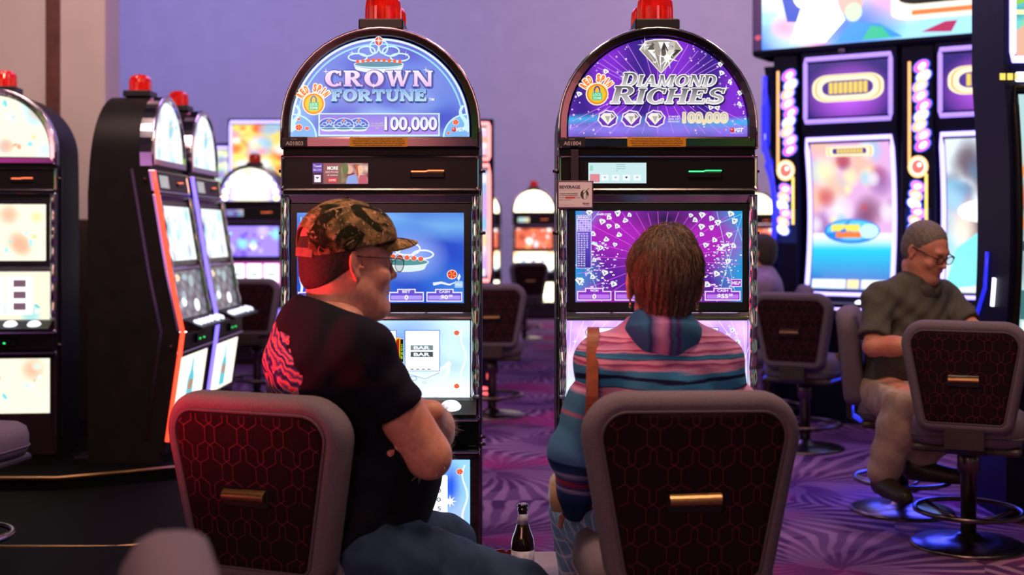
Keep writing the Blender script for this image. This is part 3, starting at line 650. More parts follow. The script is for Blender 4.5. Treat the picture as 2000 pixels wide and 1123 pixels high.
def crown_reels(g):
    a, b_, c = lin('#cfeeff'), lin('#6f9cf4'), lin('#e9fbff')
    def f(x, y): return tuple(1.2*v for v in mixl(mixl(a, b_, 1.1*max(0, 1-math.hypot((x-790)/95, (y-672)/55))+.45*sn(x, y*2, 4)-.1), c, (y-715)/50))
    g.grid(566, 626, 918, 776, 50, 26, f, 0)
    g.ring(835, 718, 45, 36, 8, '#f4fbff', 1, -70, 20, 16); g.line([(775, 735), (800, 729), (830, 738), (858, 725), (880, 708)], 4, '#f6fdff', 1.4, 9); g.line([(775, 737), (800, 731), (830, 740), (858, 728)], 1, '#6f9ad8', 1.6)
    for x, y, r in ((807, 739, 8), (829, 747, 4), (800, 757, 6)): g.ellipse(x, y, r, r*.6, '#86b0dc', 2); g.ellipse(x, y, r*.8, r*.45, '#eefaff', 2.2)
    for y in (650, 754): jewel(g, 892, y, 5, 2)
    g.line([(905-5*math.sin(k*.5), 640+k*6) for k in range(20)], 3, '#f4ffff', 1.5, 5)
def crown_reels_front(g):
    for x0 in (606, 707-0, 792):
        x1 = x0+66; g.rect(x0-1.5, 644.5, x1+1.5, 725, '#3c7ad8', 3); g.rect(x0, 646, x1, 724, (1.5, 1.6, 1.5), 3.3)
        for k, y in enumerate((674, 687)):
            if x0 < 750: y += -8 if k == 0 else 12
            g.rect(x0+10, y, x1-12, y+10, '#7d8f98' if k == 0 else '#45525e', 3.6); g.text('BAR', x0+16, y+1.5, x1-18, y+8.5, '#f3fbff', 4, .05)
        for k in range(4): g.rect(x0+10+k*11, 720, x0+16+k*11, 722, '#5a6670', 3.6)
    g.rect(700, 656.5, 765, 662, '#e84a1a', 5); g.text('RED SPIN', 729, 657.5, 757, 661, '#ffd020', 5.4, .03); g.line([(700, 663), (772, 663)], 1.4, '#e08a70', 5); g.line([(700, 707), (772, 707)], 1.8, '#d86a50', 5)
    g.poly([(768, 684), (774, 659), (782, 659), (782, 710), (774, 710)], '#ffc21a', 5.2); g.poly([(770, 684), (775, 663), (780, 661), (780, 708), (775, 705)], '#b01c08', 5.6)
    g.rect(781, 661, 788.5, 708, '#ffffff', 5); g.rect(782, 662, 788, 707, '#101408', 5.4)
    for i, ch in enumerate('ZONE'): g.text(ch, 783.3, 672+i*7.6, 786.9, 677.6+i*7.6, '#9af03a', 6, .03)
def crown_belly(g):
    a, b_, c = lin('#8fc8ff'), lin('#2b58d8'), lin('#a8b4f8')
    g.grid(569, 898, 918, 1069, 40, 26, lambda x, y: tuple(1.25*v for v in mixl(mixl(a, b_, 1.3*max(0, 1-math.hypot((x-880)/26, (y-950)/60))), c, .8*max(0, 1-math.hypot((x-895)/25, (y-1010)/50)))), 0)
    g.rect(620, 928, 874, 1064, (1.6, 1.7, 1.7), 2, 3)
    for k, t_ in enumerate(('1000', '20', '10', '5', '5', '3')): g.text(t_, 862-8*len(t_), 936+17.5*k, 862, 945+17.5*k, '#8d98a2', 3, .05); g.rect(640, 938+17.5*k, 780, 943+17.5*k, '#b8c8d8', 3)
    jewel(g, 898, 921, 6, 3); jewel(g, 899, 1036, 5, 3)
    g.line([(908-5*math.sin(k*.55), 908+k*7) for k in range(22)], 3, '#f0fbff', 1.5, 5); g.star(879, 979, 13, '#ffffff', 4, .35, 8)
CROWN = dict(dome=crown_dome, dome_parts=[('crown_emblem', crown_dome_emblem), ('crown_symbol', crown_sym(0, 643)), ('crown_symbol', crown_sym(1, 701)), ('crown_symbol', crown_sym(2, 672)), ('title_lettering', crown_title), ('jackpot_lettering', crown_jackpot), ('bonus_badge', lambda g: redspin(g, 613, 199))],
    display=crown_disp, screen=crown_screen, screen_parts=[('crown_picture', crown_screen_emblem), ('credit_meters', crown_meters)], reels=crown_reels, reel_parts=[('reel_strips', crown_reels_front)], belly=crown_belly)

# --- Diamond artwork
v_deep, v_mid, v_hot, v_lt, v_cy = lin('#14106e'), lin('#5a22b8'), lin('#8a2ad8'), lin('#8f86f2'), lin('#37b4f2')
EX = 1285.
def diam_bg(x, y):
    u = (x-EX)/175; k = .5+.5*math.sin(u*7.5+(y-70)*.012*u); c = mixl(v_deep, v_hot, k*1.15); c = mixl(c, v_mid, .3)
    c = mixl(c, v_lt, max(0, 1-abs(y-252)/26)*.85)
    yy = 236+8*math.sin(u*2.2)-5*u; c = mixl(c, v_cy, max(0, 1-abs(y-yy)/11)*abs(u)**.7*1.1); return c
def gem(g, x, y, r, rot=0., d=3, c='#f4fbff'):
    q = lambda a, b_: (x+(a*math.cos(rot)-b_*math.sin(rot))*r, y+(a*math.sin(rot)+b_*math.cos(rot))*r)
    g.poly([q(-1, -.25), q(-.6, -.75), q(.6, -.75), q(1, -.25), q(0, .95)], c, d); g.poly([q(-.3, -.25), q(.35, -.25), q(0, .6)], '#9a96a8', d+.3); g.poly([q(-.8, -.3), q(-.45, -.6), q(-.1, -.3)], '#c9c4d0', d+.3)
def bigdia(g, x, y, w, h, d=4):
    T = y-h*.42; G = y-h*.16; B = y+h*.58; hw = w/2
    out = [(x-hw, G), (x-hw*.72, T), (x-hw*.3, T-h*.05), (x+hw*.3, T-h*.05), (x+hw*.72, T), (x+hw, G), (x, B)]
    g.poly([(x+(a-x)*1.07, y+(b_-y)*1.07) for a, b_ in out], '#fff4e8', d-.3); g.poly(out, '#8f8a86', d)
    rnd = random.Random(3); cols = ['#f8f6f2', '#c9c2bc', '#5e5550', '#ffffff', '#a59c92', '#e6ded6', '#37302e']
    ts = [x+hw*(-.7+1.4*i/5) for i in range(6)]; gsx = [x+hw*(-1+2*i/6) for i in range(7)]
    for i in range(6):
        g.poly([(gsx[i], G), (gsx[i+1], G), (ts[min(i, 5)], T)], cols[rnd.randrange(7)], d+.2)
        if i < 5: g.poly([(ts[i], T), (ts[i+1], T), (gsx[i+1], G)], cols[rnd.randrange(7)], d+.25)
        m1 = (gsx[i]+gsx[i+1])/2
        g.poly([(gsx[i], G), (gsx[i+1], G), (x+(m1-x)*.55, y+h*.14)], cols[rnd.randrange(7)], d+.3)
        g.poly([(gsx[i+1], G), (x+(m1-x)*.55, y+h*.14), (x, B)], cols[rnd.randrange(7)], d+.22)
    for k in range(26):
        a = rnd.uniform(-1, 1); yy = rnd.uniform(T+2, y+h*.25); lim = hw*(1-max(0, (yy-G))/(B-G))*.85; xx = x+a*lim; rr = w*.05
        g.poly([(xx+rnd.uniform(-rr, rr), yy+rnd.uniform(-rr, rr)*.8) for _ in range(3)], cols[rnd.randrange(7)], d+.4+.01*k)
def diam_dome(g):
    g.grid(0, 74.3, 0, 267, 70, 56, diam_bg, 0, dome_span(EX))
    sp = dome_span(EX)
    for k in range(-7, 8):
        a = k*.165; x0, y0 = EX+34*a*2, 140.; L_ = []
        for s_ in (-1, 1):
            for t_ in range(1, 60):
                x = EX+a*(20+t_*4.4)*1.6; y = 172+s_*(t_*4.4)*.92
                if y < 76 or y > 265: continue
                lo, hi = sp(y)
                if lo+2 < x < hi-2: L_.append((x, y))
            if len(L_) > 2: g.line([L_[0], L_[-1]], .9, '#d68af8', 1)
            L_ = []
    rnd = random.Random(5)
    for k in range(90):
        y = rnd.uniform(90, 262); lo, hi = sp(y); a = rnd.random()**2.2*.3; x = lo+4+(hi-lo)*a if rnd.random() < .5 else hi-4-(hi-lo)*a
        if rnd.random() < .6: g.ellipse(x, y, *(rnd.uniform(.6, 2.2),)*2, '#e8ccff', 2, 8)
        else: g.star(x, y, rnd.uniform(2, 6), '#f6ecff', 2.2)
    for x, y, r, q in ((1183, 140, 6, .4), (1407, 126, 6, 0), (1409, 143, 6, .5), (1425, 160, 5, 1), (1445, 182, 6, .2), (1131, 184, 6, .3), (1388, 210, 6, .4), (1401, 211, 6, -.3), (1443, 203, 5, 1.2)): gem(g, x, y, r, q, 3)
def diam_emblem(g):
    bigdia(g, 1291, 107, 80, 60); g.star(1259, 88, 15, '#ffffff', 7, .1); g.star(1304, 114, 22, '#ffffff', 7.2, .16, 6, .3); g.ellipse(1303, 113, 7, 6, '#ffffff', 7.4)
def dia_sym(x):
    def fn(g):
        P = [(x+21*math.cos(PI*k/8+.2)*(1 if k % 2 else .9), 232+18*math.sin(PI*k/8+.2)*(1 if k % 2 else .9)) for k in range(16)]
        g.poly(P, '#f4e8ff', 4); g.poly([(x+(a-x)*.86, 232+(b_-232)*.86) for a, b_ in P], '#6a2fb4', 4.2); g.poly([(x-15, 228), (x-8, 221), (x+8, 221), (x+15, 228), (x, 244)], '#f6f2e8', 4.5); g.poly([(x-6, 227), (x+5, 227), (x, 240)], '#b9b2a8', 4.8); g.poly([(x+6, 222), (x+13, 228), (x+7, 232)], '#8f877e', 4.8)
    return fn
def diam_title(g):
    for wd, x0, x1, yb, h, cp in (('DIAMOND', 1212, 1401, 168, 21, 1.22), ('RICHES', 1192, 1419, 202, 29, 1.16)):
        outlined(g, 3.4, '#1a0d50', lambda a, b_, c, d: serif(g, wd, x0, x1, yb, h, c, d, .28, caps=cp, dx=a+1.5, dy=b_+2), 4 if wd == 'DIAMOND' else 4.6)
        outlined(g, 2.0, '#ffffff', lambda a, b_, c, d: serif(g, wd, x0, x1, yb, h, c, d, .28, caps=cp, dx=a, dy=b_), 4.2 if wd == 'DIAMOND' else 4.8)
        serif(g, wd, x0, x1, yb, h, '#57515a', 4.5 if wd == 'DIAMOND' else 5.1, .28, caps=cp, col2='#d4cfd2')
    for x, y in ((1215, 150), (1345, 150), (1418, 172), (1240, 200), (1395, 196)): g.star(x, y, 7, '#ffffff', 6)
def diam_jackpot(g):
    outlined(g, 2., '#f6e6b0', lambda a, b_, c, d: g.text('100,000', 1334+a, 220+b_, 1421+a, 243+b_, c, d, .02), 4)
    g.text('100,000', 1334, 220, 1421, 243, '#b9b4d8', 5, .0, 0, '#f4eed8')
    for i, t_ in enumerate(('AT MAX BET', 'ON 1ST', 'PAYLINE ONLY')): g.text(t_, 1305, 226+4.9*i, 1328, 229.6+4.9*i, '#f0e8ff', 4, .02)
    vgt(g, 1430, 254); g.rect(1426, 259.5, 1451, 260.2, '#e8e0ff', 5)
def diam_disp(g):
    g.rect(1149, 318, 1262, 358, '#cdeef2', 0); g.rect(1152, 340, 1171, 356, '#e08c98', 1, 1)
    g.rect(1152, 323, 1158, 334, '#9fdcc8', 1)
    for k in range(4): x = 1174+21*k; g.rect(x, 341.5, x+14, 353, '#f4fbff', 1, 1); g.poly([(x+4, 345), (x+10, 345), (x+7, 349)], '#20303a' if k == 2 else '#a8bcc4', 2)
    for k in range(4): g.rect(1203, 321+4*k, 1221 if k < 3 else 1207, 322.2+4*k, '#9ab4bc', 1)
def diam_screen(g):
    m_, p_, k_, t_ = lin('#a81cb8'), lin('#5a1898'), lin('#1a0c3c'), lin('#1c94d8')
    def f(x, y):
        u = (x-1284)/165; v = (y-503)/88; k = .5+.5*math.sin((x*.014-y*.036)+1.2*math.sin(x*.012)); c = mixl(p_, m_, k*1.2-.05); c = mixl(c, k_, max(0, .9-math.hypot((u-.1)/.55, (v+.85)/.45))*1.2)
        return mixl(c, t_, (abs(u)-.70)*2.9+.25*math.sin(y*.05)*(abs(u) > .6))
    g.grid(1124, 412, 1450, 590, 80, 44, f, 0)
    cx_, cy_ = 1290, 508
    for k in range(30):
        q = 2*PI*k/30+.05; L_ = []
        for t_i in range(8, 60):
            x = cx_+math.cos(q)*t_i*5; y = cy_+math.sin(q)*t_i*5
            if 1125 < x < 1449 and 413 < y < 589: L_.append((x, y))
        if len(L_) > 2: g.line([L_[0], L_[-1]], .9, '#e45cf4', 1)
    for a, b_ in (((1400, 413), (1440, 589)), ((1449, 420), (1400, 589)), ((1395, 440), (1449, 418)), ((1125, 470), (1170, 413)), ((1140, 500), (1175, 589)), ((1430, 413), (1449, 470))): g.line([a, b_], .9, '#8fe0ff', 1.2)
def diam_gems(g):
    rnd = random.Random(11)
    for x, y, r, q in [(1151, 416, 7, 0), (1176, 433, 7, .3), (1189, 425, 6, .8), (1189, 442, 6, .2), (1206, 416, 7, 2), (1205, 442, 6, .6), (1221, 430, 6, 2.8), (1229, 420, 5, 1), (1209, 458, 6, 2.9), (1184, 467, 6, 3.), (1201, 478, 5, .2), (1158, 457, 6, 1), (1173, 484, 6, .4), (1160, 508, 5, 1), (1181, 533, 7, .3), (1157, 541, 6, .9), (1132, 549, 9, 0), (1198, 555, 7, .5), (1349, 421, 5, .4), (1357, 430, 6, 1), (1371, 420, 7, .2), (1389, 427, 6, .6), (1370, 443, 7, .2), (1389, 444, 6, 2), (1402, 435, 7, 0), (1427, 418, 7, .4), (1434, 431, 7, 2.4), (1370, 458, 5, .6), (1395, 469, 6, .7), (1378, 479, 6, .3), (1405, 486, 5, 1), (1424, 459, 7, .1), (1432, 480, 6, 1), (1421, 511, 6, .4), (1399, 535, 7, .5), (1381, 556, 7, .8)]: gem(g, x, y, r, q, 3)
    for k in range(260):
        s_ = rnd.choice((-1, 1)); x = 1287+s_*rnd.gauss(122, 18); y = rnd.uniform(470, 562)
        if not (1126 < x < 1448): continue
        rr = rnd.uniform(.5, 1.9); g.ellipse(x, y, rr*rnd.choice((1, 2)), rr, rnd.choice(['#ffffff', '#f4c0ff', '#c8d8ff']), 2, 7)
    g.line([(1156, 474), (1164, 478), (1174, 485)], 6, '#e8f4ff', 2.4, 3); g.line([(1407, 488), (1414, 480), (1424, 477)], 4, '#e8f4ff', 2.4, 6)
def diam_ui(g):
    g.rect(1126, 420, 1155, 524, '#e6e0ff', 4); g.vgrad(1127, 452, 1154, 523, '#6a4cd0', '#3a2896', 4.3); g.rect(1127, 421, 1154, 427, '#7a5ad8', 4.3); g.text('BINGO', 1128.5, 422, 1152.5, 426, '#ffffff', 5, .03)
    for r_ in range(5):
        for c_ in range(5): g.rect(1128+5.3*c_, 429+4.6*r_, 1132.6+5.3*c_, 432.8+4.6*r_, '#b89af0' if (r_*3+c_) % 4 else '#8f78e0', 4.6)
    rnd = random.Random(2)
    for r_ in range(15):
        for c_ in range(4 if r_ < 7 else 3): g.text(str(rnd.randrange(1, 75)), 1128.5+5.4*c_, 455+4.45*r_, 1132.3+5.4*c_, 458+4.45*r_, '#e8e4ff', 5, .03)
    g.text('GAME OVER', 1165, 416.5, 1194, 420.5, '#f4ecff', 5, .03)
    kw = dict(rim='#f4dcff', c0='#8a2cc4', c1='#c07af0'); meterbox(g, 1127, 1194, 562, 'WON', '0', **kw); meterbox(g, 1200, 1284, 562, 'CREDITS', '0', **kw); meterbox(g, 1290, 1370, 562, 'BET', '0', **kw); meterbox(g, 1376, 1446, 562, 'CASH', '$55', sup='25', **kw)
    g.rect(1427, 545, 1448, 560, '#f4dcff', 5); g.rect(1428.3, 546.3, 1446.7, 558.7, '#9a2cc8', 5.3); g.text('HELP', 1429.5, 549.5, 1445.5, 555.5, '#ffffff', 6, .03)
def diam_reels(g):
    a, b_, c = lin('#a67af8'), lin('#e6b8ff'), lin('#d8f0ff')
    g.grid(1107, 626, 1460, 776, 50, 26, lambda x, y: tuple(1.35*v for v in mixl(mixl(a, b_, sn(x*2, y*2, 1)), c, (y-690)/80)), 0)
    for k in range(-8, 9): g.line([(1284+k*24, 627), (1284+k*44 if abs(k) < 4 else 1284+math.copysign(172, k), 700)], 1.2, '#f8ecff', 1)
    rnd = random.Random(4)
    for k in range(40): g.star(1284+rnd.choice((-1, 1))*rnd.uniform(120, 170), rnd.uniform(632, 765), rnd.uniform(3, 8), '#ffffff', 2)
    g.ellipse(1152, 649, 9, 9, '#f4f4ff', 3); g.ring(1152, 649, 9, 9, 1.2, '#5a5078', 3.3)
    for x, y in ((1430, 645), (1440, 668), (1125, 690)): gem(g, x, y, 6, .4, 3)
def diam_reels_front(g):
    for x0 in (1170, 1252, 1334): g.rect(x0-1.5, 639.5, x0+69.5, 726, '#8a5ae0', 3); g.rect(x0, 641, x0+68, 725, (1.6, 1.6, 1.65), 3.3); g.rect(x0+12, 680, x0+56, 692, '#7d8f98', 3.6); g.text('BAR', x0+18, 682, x0+50, 690, '#f3fbff', 4, .05)
def diam_belly(g):
    g.grid(1110, 898, 1459, 1069, 30, 20, lambda x, y: tuple(1.2*v for v in mixl(lin('#7a3ad8'), lin('#8fc8ff'), sn(x*1.5, y*1.5, 2))), 0); g.rect(1160, 928, 1408, 1064, (1.5, 1.5, 1.6), 2, 3)
    for k in range(6): g.rect(1180, 938+18*k, 1290, 944+18*k, '#a8a0c8', 3); g.rect(1350, 938+18*k, 1394, 944+18*k, '#8d88a2', 3)
DIAM = dict(dome=diam_dome, dome_parts=[('diamond_emblem', diam_emblem), ('diamond_symbol', dia_sym(1187)), ('diamond_symbol', dia_sym(1233)), ('diamond_symbol', dia_sym(1279.5)), ('title_lettering', diam_title), ('jackpot_lettering', diam_jackpot), ('bonus_badge', lambda g: redspin(g, 1166, 180, '#f4c42a'))],
    display=diam_disp, screen=diam_screen, screen_parts=[('gem_picture', diam_gems), ('bingo_card_and_meters', diam_ui)], reels=diam_reels, reel_parts=[('reel_strips', diam_reels_front)], belly=diam_belly)

# --- other machines: blurred bright artwork
def generic(seed, base, blobs, hot=1.5, reels=True, name=None, reelcol=(1.4, 1.4, 1.5)):
    b0 = lin(base)
    def panel(x0, y0, x1, y1, n, span=None, k=1., pale=.5):
        def fn(g):
            rnd = random.Random(seed*31+int(y0)); cs = [lin(c) for c in blobs]
            spots = [(rnd.uniform(x0, x1), rnd.uniform(y0, y1), rnd.uniform(12, 45), rnd.choice(cs)) for _ in range(n)]
            def f(x, y):
                c = b0
                for a, b_, r, q in spots: c = mixl(c, q, max(0, 1-((x-a)**2+(y-b_)**2)/(r*r))*.85)
                return tuple(v*hot*k for v in c)
            g.grid(x0, y0, x1, y1, 36, 26, f, 0, span)
            for _ in range(n):
                a, b_ = rnd.uniform(x0+20, x1-20), rnd.uniform(y0+12, y1-12)
                if span:
                    lo, hi = span(b_); a = lo+(hi-lo)*rnd.uniform(.12, .88)
                g.ellipse(a, b_, min(rnd.uniform(4, 13), a-x0 if not span else 99), rnd.uniform(3, 8), tuple(v*hot*k for v in rnd.choice(cs)), 1, 10, rnd.uniform(0, 3))
        return fn
    def rl(g):
        panel(566, 626, 918, 776, 8, k=.9)(g)
        for i in range(3): x0 = 612+88*i; g.rect(x0, 642, x0+78, 760, reelcol, 2)
        rnd = random.Random(seed)
        for i in range(3):
            for j in range(3): x0 = 632+88*i; g.rect(x0, 652+36*j, x0+38, 674+36*j, rnd.choice(['#3a4a6a', '#c89a5a', '#5aa0b0', '#7a5a6a', '#d0b070']), 3)
    def bel(g): panel(569, 898, 918, 1069, 9, k=1.)(g)
    def dp(g): panel(600, 318, 700, 358, 4, k=.5)(g)
    d = dict(dome=panel(0, 74.3, 0, 267, 12, dome_span(DX)), display=dp, screen=panel(580, 415.5, 906, 592, 12), reels=rl, belly=bel)
    d['dome'] = (lambda fn: (lambda g: fn(g)))(panel(DX-175, 74.3, DX+175, 267, 12, dome_span(DX)))
    if name: d['dome_parts'] = [('title_lettering', lambda g: g.text(name, 655, 165, 829, 196, '#e8780a', 3, .04))]
    return d
crown_m = slot_machine('slot machine headed CROWN FORTUNE with blue crown artwork, number plate A01803', ((743.5-1000)/SZ, 4.07, 0), 0, 743.5, CROWN, number='A01803')
diam_m = slot_machine('slot machine headed DIAMOND RICHES with purple diamond artwork, number plate A01804', ((1284.5-1000)/SZ, 4.07, 0), 0, 1284.5, DIAM, number='A01804', slot='green_glow')
# ---------------------------------------------------------------- other slot machines in the room
warm = generic(1, '#f8f4d8', ['#a0e8f4', '#6cd4d8', '#ffd890', '#ffffff', '#f0a888', '#c8f4e4', '#8ce0e8'], 1.2)
warm['dome_parts'] = []
lm = slot_machine('slot machine with arched white and aqua glass at the far left edge', (-2.75, 6.50, .085), .10, 743.5, warm, fine=False, edge='chrome', disp=False, slot=M['orange_glow'])
for o in lm.children:
    if o.name.startswith('card_display'): pass
white = generic(2, '#e8f4f4', ['#ffd9a0', '#b8ecff', '#88c8d0', '#f0b8a0', '#ffffff', '#9aa8b8', '#6fb8c8'], .95, reelcol=(.35, .36, .40))
M['red_edge'] = mat('red_edge_light', (.5, .02, .01), .3, emit=(1, .05, .02), es=3.0)  # red reflected in the trim, put in as emission
M['blue_edge'] = mat('blue_edge_light', (.1, .05, .5), .3, emit=(.22, .16, 1), es=2.0)  # violet-blue reflection for the second machine, also put in as emission
def greyreels(g):
    r = random.Random(3)
    g.grid(566, 626, 918, 776, 16, 10, lambda x, y: mixl(lin('#3c3a42'), lin('#8c94a0'), sn(x*2, y*3, 1)-.25), 0)
    for k in range(7): g.ellipse(r.uniform(600, 880), r.uniform(645, 755), r.uniform(14, 40), r.uniform(8, 22), r.choice(['#cfeaf0', '#e8c8a0', '#a8b8c8', '#ffffff', '#88a0a8']), 1)
white['reels'] = greyreels
def bottleart(g):
    g.grid(569, 898, 918, 1069, 4, 4, lambda x, y: (1.2, 1.15, .95), 0)
    g.poly([(700, 1060), (700, 980), (725, 950), (730, 915), (755, 915), (760, 950), (785, 980), (785, 1060)], '#58b8c8', 1); g.ellipse(742, 1000, 25, 20, '#b07850', 2)
white['belly'] = bottleart
rowm = slot_machine('slot machine seen from its dark side, red reflection down its front edge', (-1.93, 6.87, .08), 1.57, 743.5, white, slant=.9, D=.33, fine=False, edge='chrome', glass='art_mid', side_reflection='red_edge')
rown = dup(rowm, (-1.93, 7.66, .08), 1.57, 'slot machine with narrow lit arch behind the dark-sided machine on the left')
for o in rown.children:
    if o.name.startswith('edge_light'): o.data = o.data.copy(); o.data.materials[0] = M['blue_edge']
violet = generic(3, '#8f78e8', ['#ffffff', '#c0b0ff', '#7fd8e8', '#d8f090', '#5a3ac0'], 1.3)
violet['dome'] = (lambda g: (g.grid(DX-175, 74.3, DX+175, 267, 20, 20, lambda x, y: tuple(1.1*v for v in mixl(lin('#fffbe0'), lin('#a890ff'), (abs(x-DX)-80)/60)), 0, dome_span(DX)),
    [g.ellipse(DX+150*math.cos(q), 249-150*math.sin(q), 17, 17, c, 1) for q, c in zip([.0, .25, .5, .8, 1.1, 1.4, 1.7, 2.0, 2.3, 2.6, 2.9, 3.14], [(2, 2, .5), (2.2, 1.8, 2), (2.2, 2.2, 2.2), (1.9, 1.8, 2.4), (2.2, 2.2, 2.2), (2, 2, 2.3)]*2)]) and None)
def vreels(g):
    g.rect(566, 626, 918, 776, '#c93aa8', 0); g.rect(568, 628, 612, 770, (1.2, .05, .1), 1)
    for i in range(3): g.rect(620+100*i, 636, 706+100*i, 770, (1.5, 1.6, 1.7), 2); g.rect(640+100*i, 690, 686+100*i, 706, '#8a96a0', 3)
violet['reels'] = vreels
fm = slot_machine('slot machine with white bulb-ringed arch and purple screen behind a black chair', (px(490, 455, 12.2).x, 12.2, 0), .03, 743.5, violet, fine=False, edge='dark_gloss', glass='art_mid')
cream = generic(4, '#fff3c8', ['#ffd890', '#fff', '#ff9a60', '#a0e8e0'] if False else ['#ffd890', '#ffffff', '#ff9a60', '#a0e8e0'], 1.9)
cream['screen'] = generic(5, '#c05a40', ['#ff9a60', '#a0e0f0', '#ffffff', '#803020'], 1.1)['screen']
g1 = slot_machine('distant slot machine with cream arch, whole in the gap between the front machines', (px(1043, 0, 18.6).x, 18.6, 0), 0, 743.5, cream, fine=False, glass='art_hot')
g0 = dup(g1, (px(938, 0, 19.4).x, 19.4, 0), 0, 'distant slot machine with cream arch, half hidden by the CROWN FORTUNE machine')
g2 = dup(g1, (px(1478, 0, 20.2).x, 20.2, 0), 0, 'distant slot machine with cream arch, just right of the DIAMOND RICHES machine')
# dead
''' with the front pair (their beacons show above)
dark = generic(6, '#6a70c8', ['#ffffff', '#c0b0ff'], .8)
r1 = slot_machine('slot machine turned away, back to back with CROWN FORTUNE, its red beacon showing above', ((743.5-1000)/SZ, 5.12, 0), PI, 743.5, dark, fine=False)
r2 = dup(r1, ((1284.5-1000)/SZ, 5.12, 0), PI, 'slot machine turned away, back to back with DIAMOND RICHES, its red beacon showing above')
for r in (r1, r2):
'''

# ---------------------------------------------------------------- tall video machines
M['neon_lav'] = mat('lavender_neon', (.5, .4, .8), .3, emit=(.40, .34, 1), es=2.7)
M['neon_vio'] = mat('violet_neon', (.4, .3, .8), .3, emit=(.42, .28, 1), es=1.1)
M['neon_pink'] = mat('pink_neon', (.8, .3, .3), .3, emit=(1, .30, .28), es=1.9)
M['neon_red'] = mat('red_neon', (.8, .1, .1), .3, emit=(1, .12, .12), es=2.6)
M['neon_blue'] = mat('blue_neon', (.02, .02, .4), .3, emit=(.02, .03, 1), es=.9)
M['led_white'] = mat('white_led', (.6, .6, .8), .3, emit=(.75, .8, 1), es=3)
M['blue_body'] = mat('blue_black_body', (.006, .006, .028), .5, 0, .2, 5, spec=.12)
def video_machine(label, loc, rz, W, tall, curve, neon, art_main, art_top, group='tall video slot machines', zb=.957, zt=1.854, t0=1.957, t1=2.32, toptube='neon_lav', depth=.34, base_depth=.5):
    t = thing('video_slot_machine', label, 'slot machine', loc, rz, group); h = W/2
    rec = lambda z: curve*(1-min(1, ((z-(zb+zt)/2)/((zt-zb)*.56))**2))
    b = MB(); loops = []
    for z in [0, .04, .6, .74]: loops.append([(-h, -.02, z), (h, -.02, z), (h, base_depth, z), (-h, base_depth, z)])
    for z in [.80+(tall-.80)*k/22 for k in range(23)]: f = rec(z); loops.append([(-h, f+.012, z), (h, f+.012, z), (h, f+depth, z), (-h, f+depth, z)])
    b.loft(loops, 0, caps=True); b.build('cabinet', 'blue_body', t)
    b = MB(); b.bbox((0, -.12, .80), (W*.96, .24, .07), .01); dk = b.build('button_deck', 'black', t)
    b = MB(); b.tube([(-h*.9, -.245, .80), (h*.9, -.245, .80)], .008, 0, 8); b.build('deck_light', neon, dk)
    b = MB(); b.lathe((W*.22, -.15, .835), [(.045, 0), (.045, .012), (.03, .02), (.001, .022)], 0, 16); b.build('play_button', 'led_white', dk)
    iw = h-.035
    def mk(z0, z1, fn, nm):
        g = Art(); fn(g); return g.build(nm, lambda u, v, d: (-iw+.02+u*2*(iw-.02), rec(z1+(z0-z1)*v)+.004-d*.0015, z1+(z0-z1)*v), t, 'art_mid')
    mk(zb+.03, zt-.03, art_main, 'main_screen'); mk(t0+.03, t1-.03, art_top, 'top_screen')
    def frame(z0, z1, nm, m):
        b = MB(); n = 14; zz = [z0+(z1-z0)*k/n for k in range(n+1)]
        pts = [(-iw, rec(z)-.006, z) for z in zz]+[(iw, rec(z)-.006, z) for z in zz[::-1]]
        b.tube(pts, .016, 0, 8, closed=True); b.build(nm, m, t)
    frame(zb, zt, 'screen_light', neon); frame(t0, t1, 'top_light', toptube)
    return t
def vart(base, blobs, seed, lower=None, strip=True):
    cs = [lin(c) for c in blobs]; b0 = lin(base)
    def fn(g):
        r = random.Random(seed); sp_ = [(r.random(), r.random()*.75, r.uniform(.05, .22), r.choice(cs)) for _ in range(46)]
        def f(x, y):
            c = b0
            for a, b_, rr, q in sp_: c = mixl(c, q, max(0, 1-((x-a)**2+((y-b_)*1.6)**2)/rr**2)*.8)
            if lower and y > .62: c = mixl(mixl((1, 1, 1.05), lin('#18c4e8'), (y-.62)/.1), lin('#1a66c0'), (y-.72)/.22)
            return c
        g.grid(0, 0, 1, 1, 36, 56, f, 0)
        if strip:
            g.rect(.02, .93, .45, .99, '#e8f0e8', 1); g.rect(.47, .93, .62, .99, '#f0d8a0', 1); g.rect(.65, .93, .98, .99, '#e0f0f8', 1)
    return fn
def badge(g, cx, cy, w, h, letters='#e8c85a', body='#fff0c8'):
    for k, (s, c) in enumerate(((1, body), (.93, '#e8b078'), (.86, body), (.72, '#4a2a8c'))):
        P = rpoly([(cx-w*s, cy-h*(s if k < 3 else .55)), (cx+w*s, cy-h*(s if k < 3 else .55)), (cx+w*s, cy+h*(s if k < 3 else .55)), (cx-w*s, cy+h*(s if k < 3 else .55))], h*(.8*s if k < 3 else .5), 6); g.poly(P, c, 1+k)
    for k in range(8): x = cx-w*.52+w*1.04*k/7.5; g.rect(x, cy-h*.42, x+w*.11, cy+h*.42, letters, 6)
def top_badge(g):
    g.grid(0, 0, 1, 1, 20, 14, lambda x, y: mixl(lin('#c45af4'), lin('#2a1670'), 1.35*math.hypot((x-.5)*1.3, (y-.62)*1.15)), 0); badge(g, .5, .48, .45, .25)
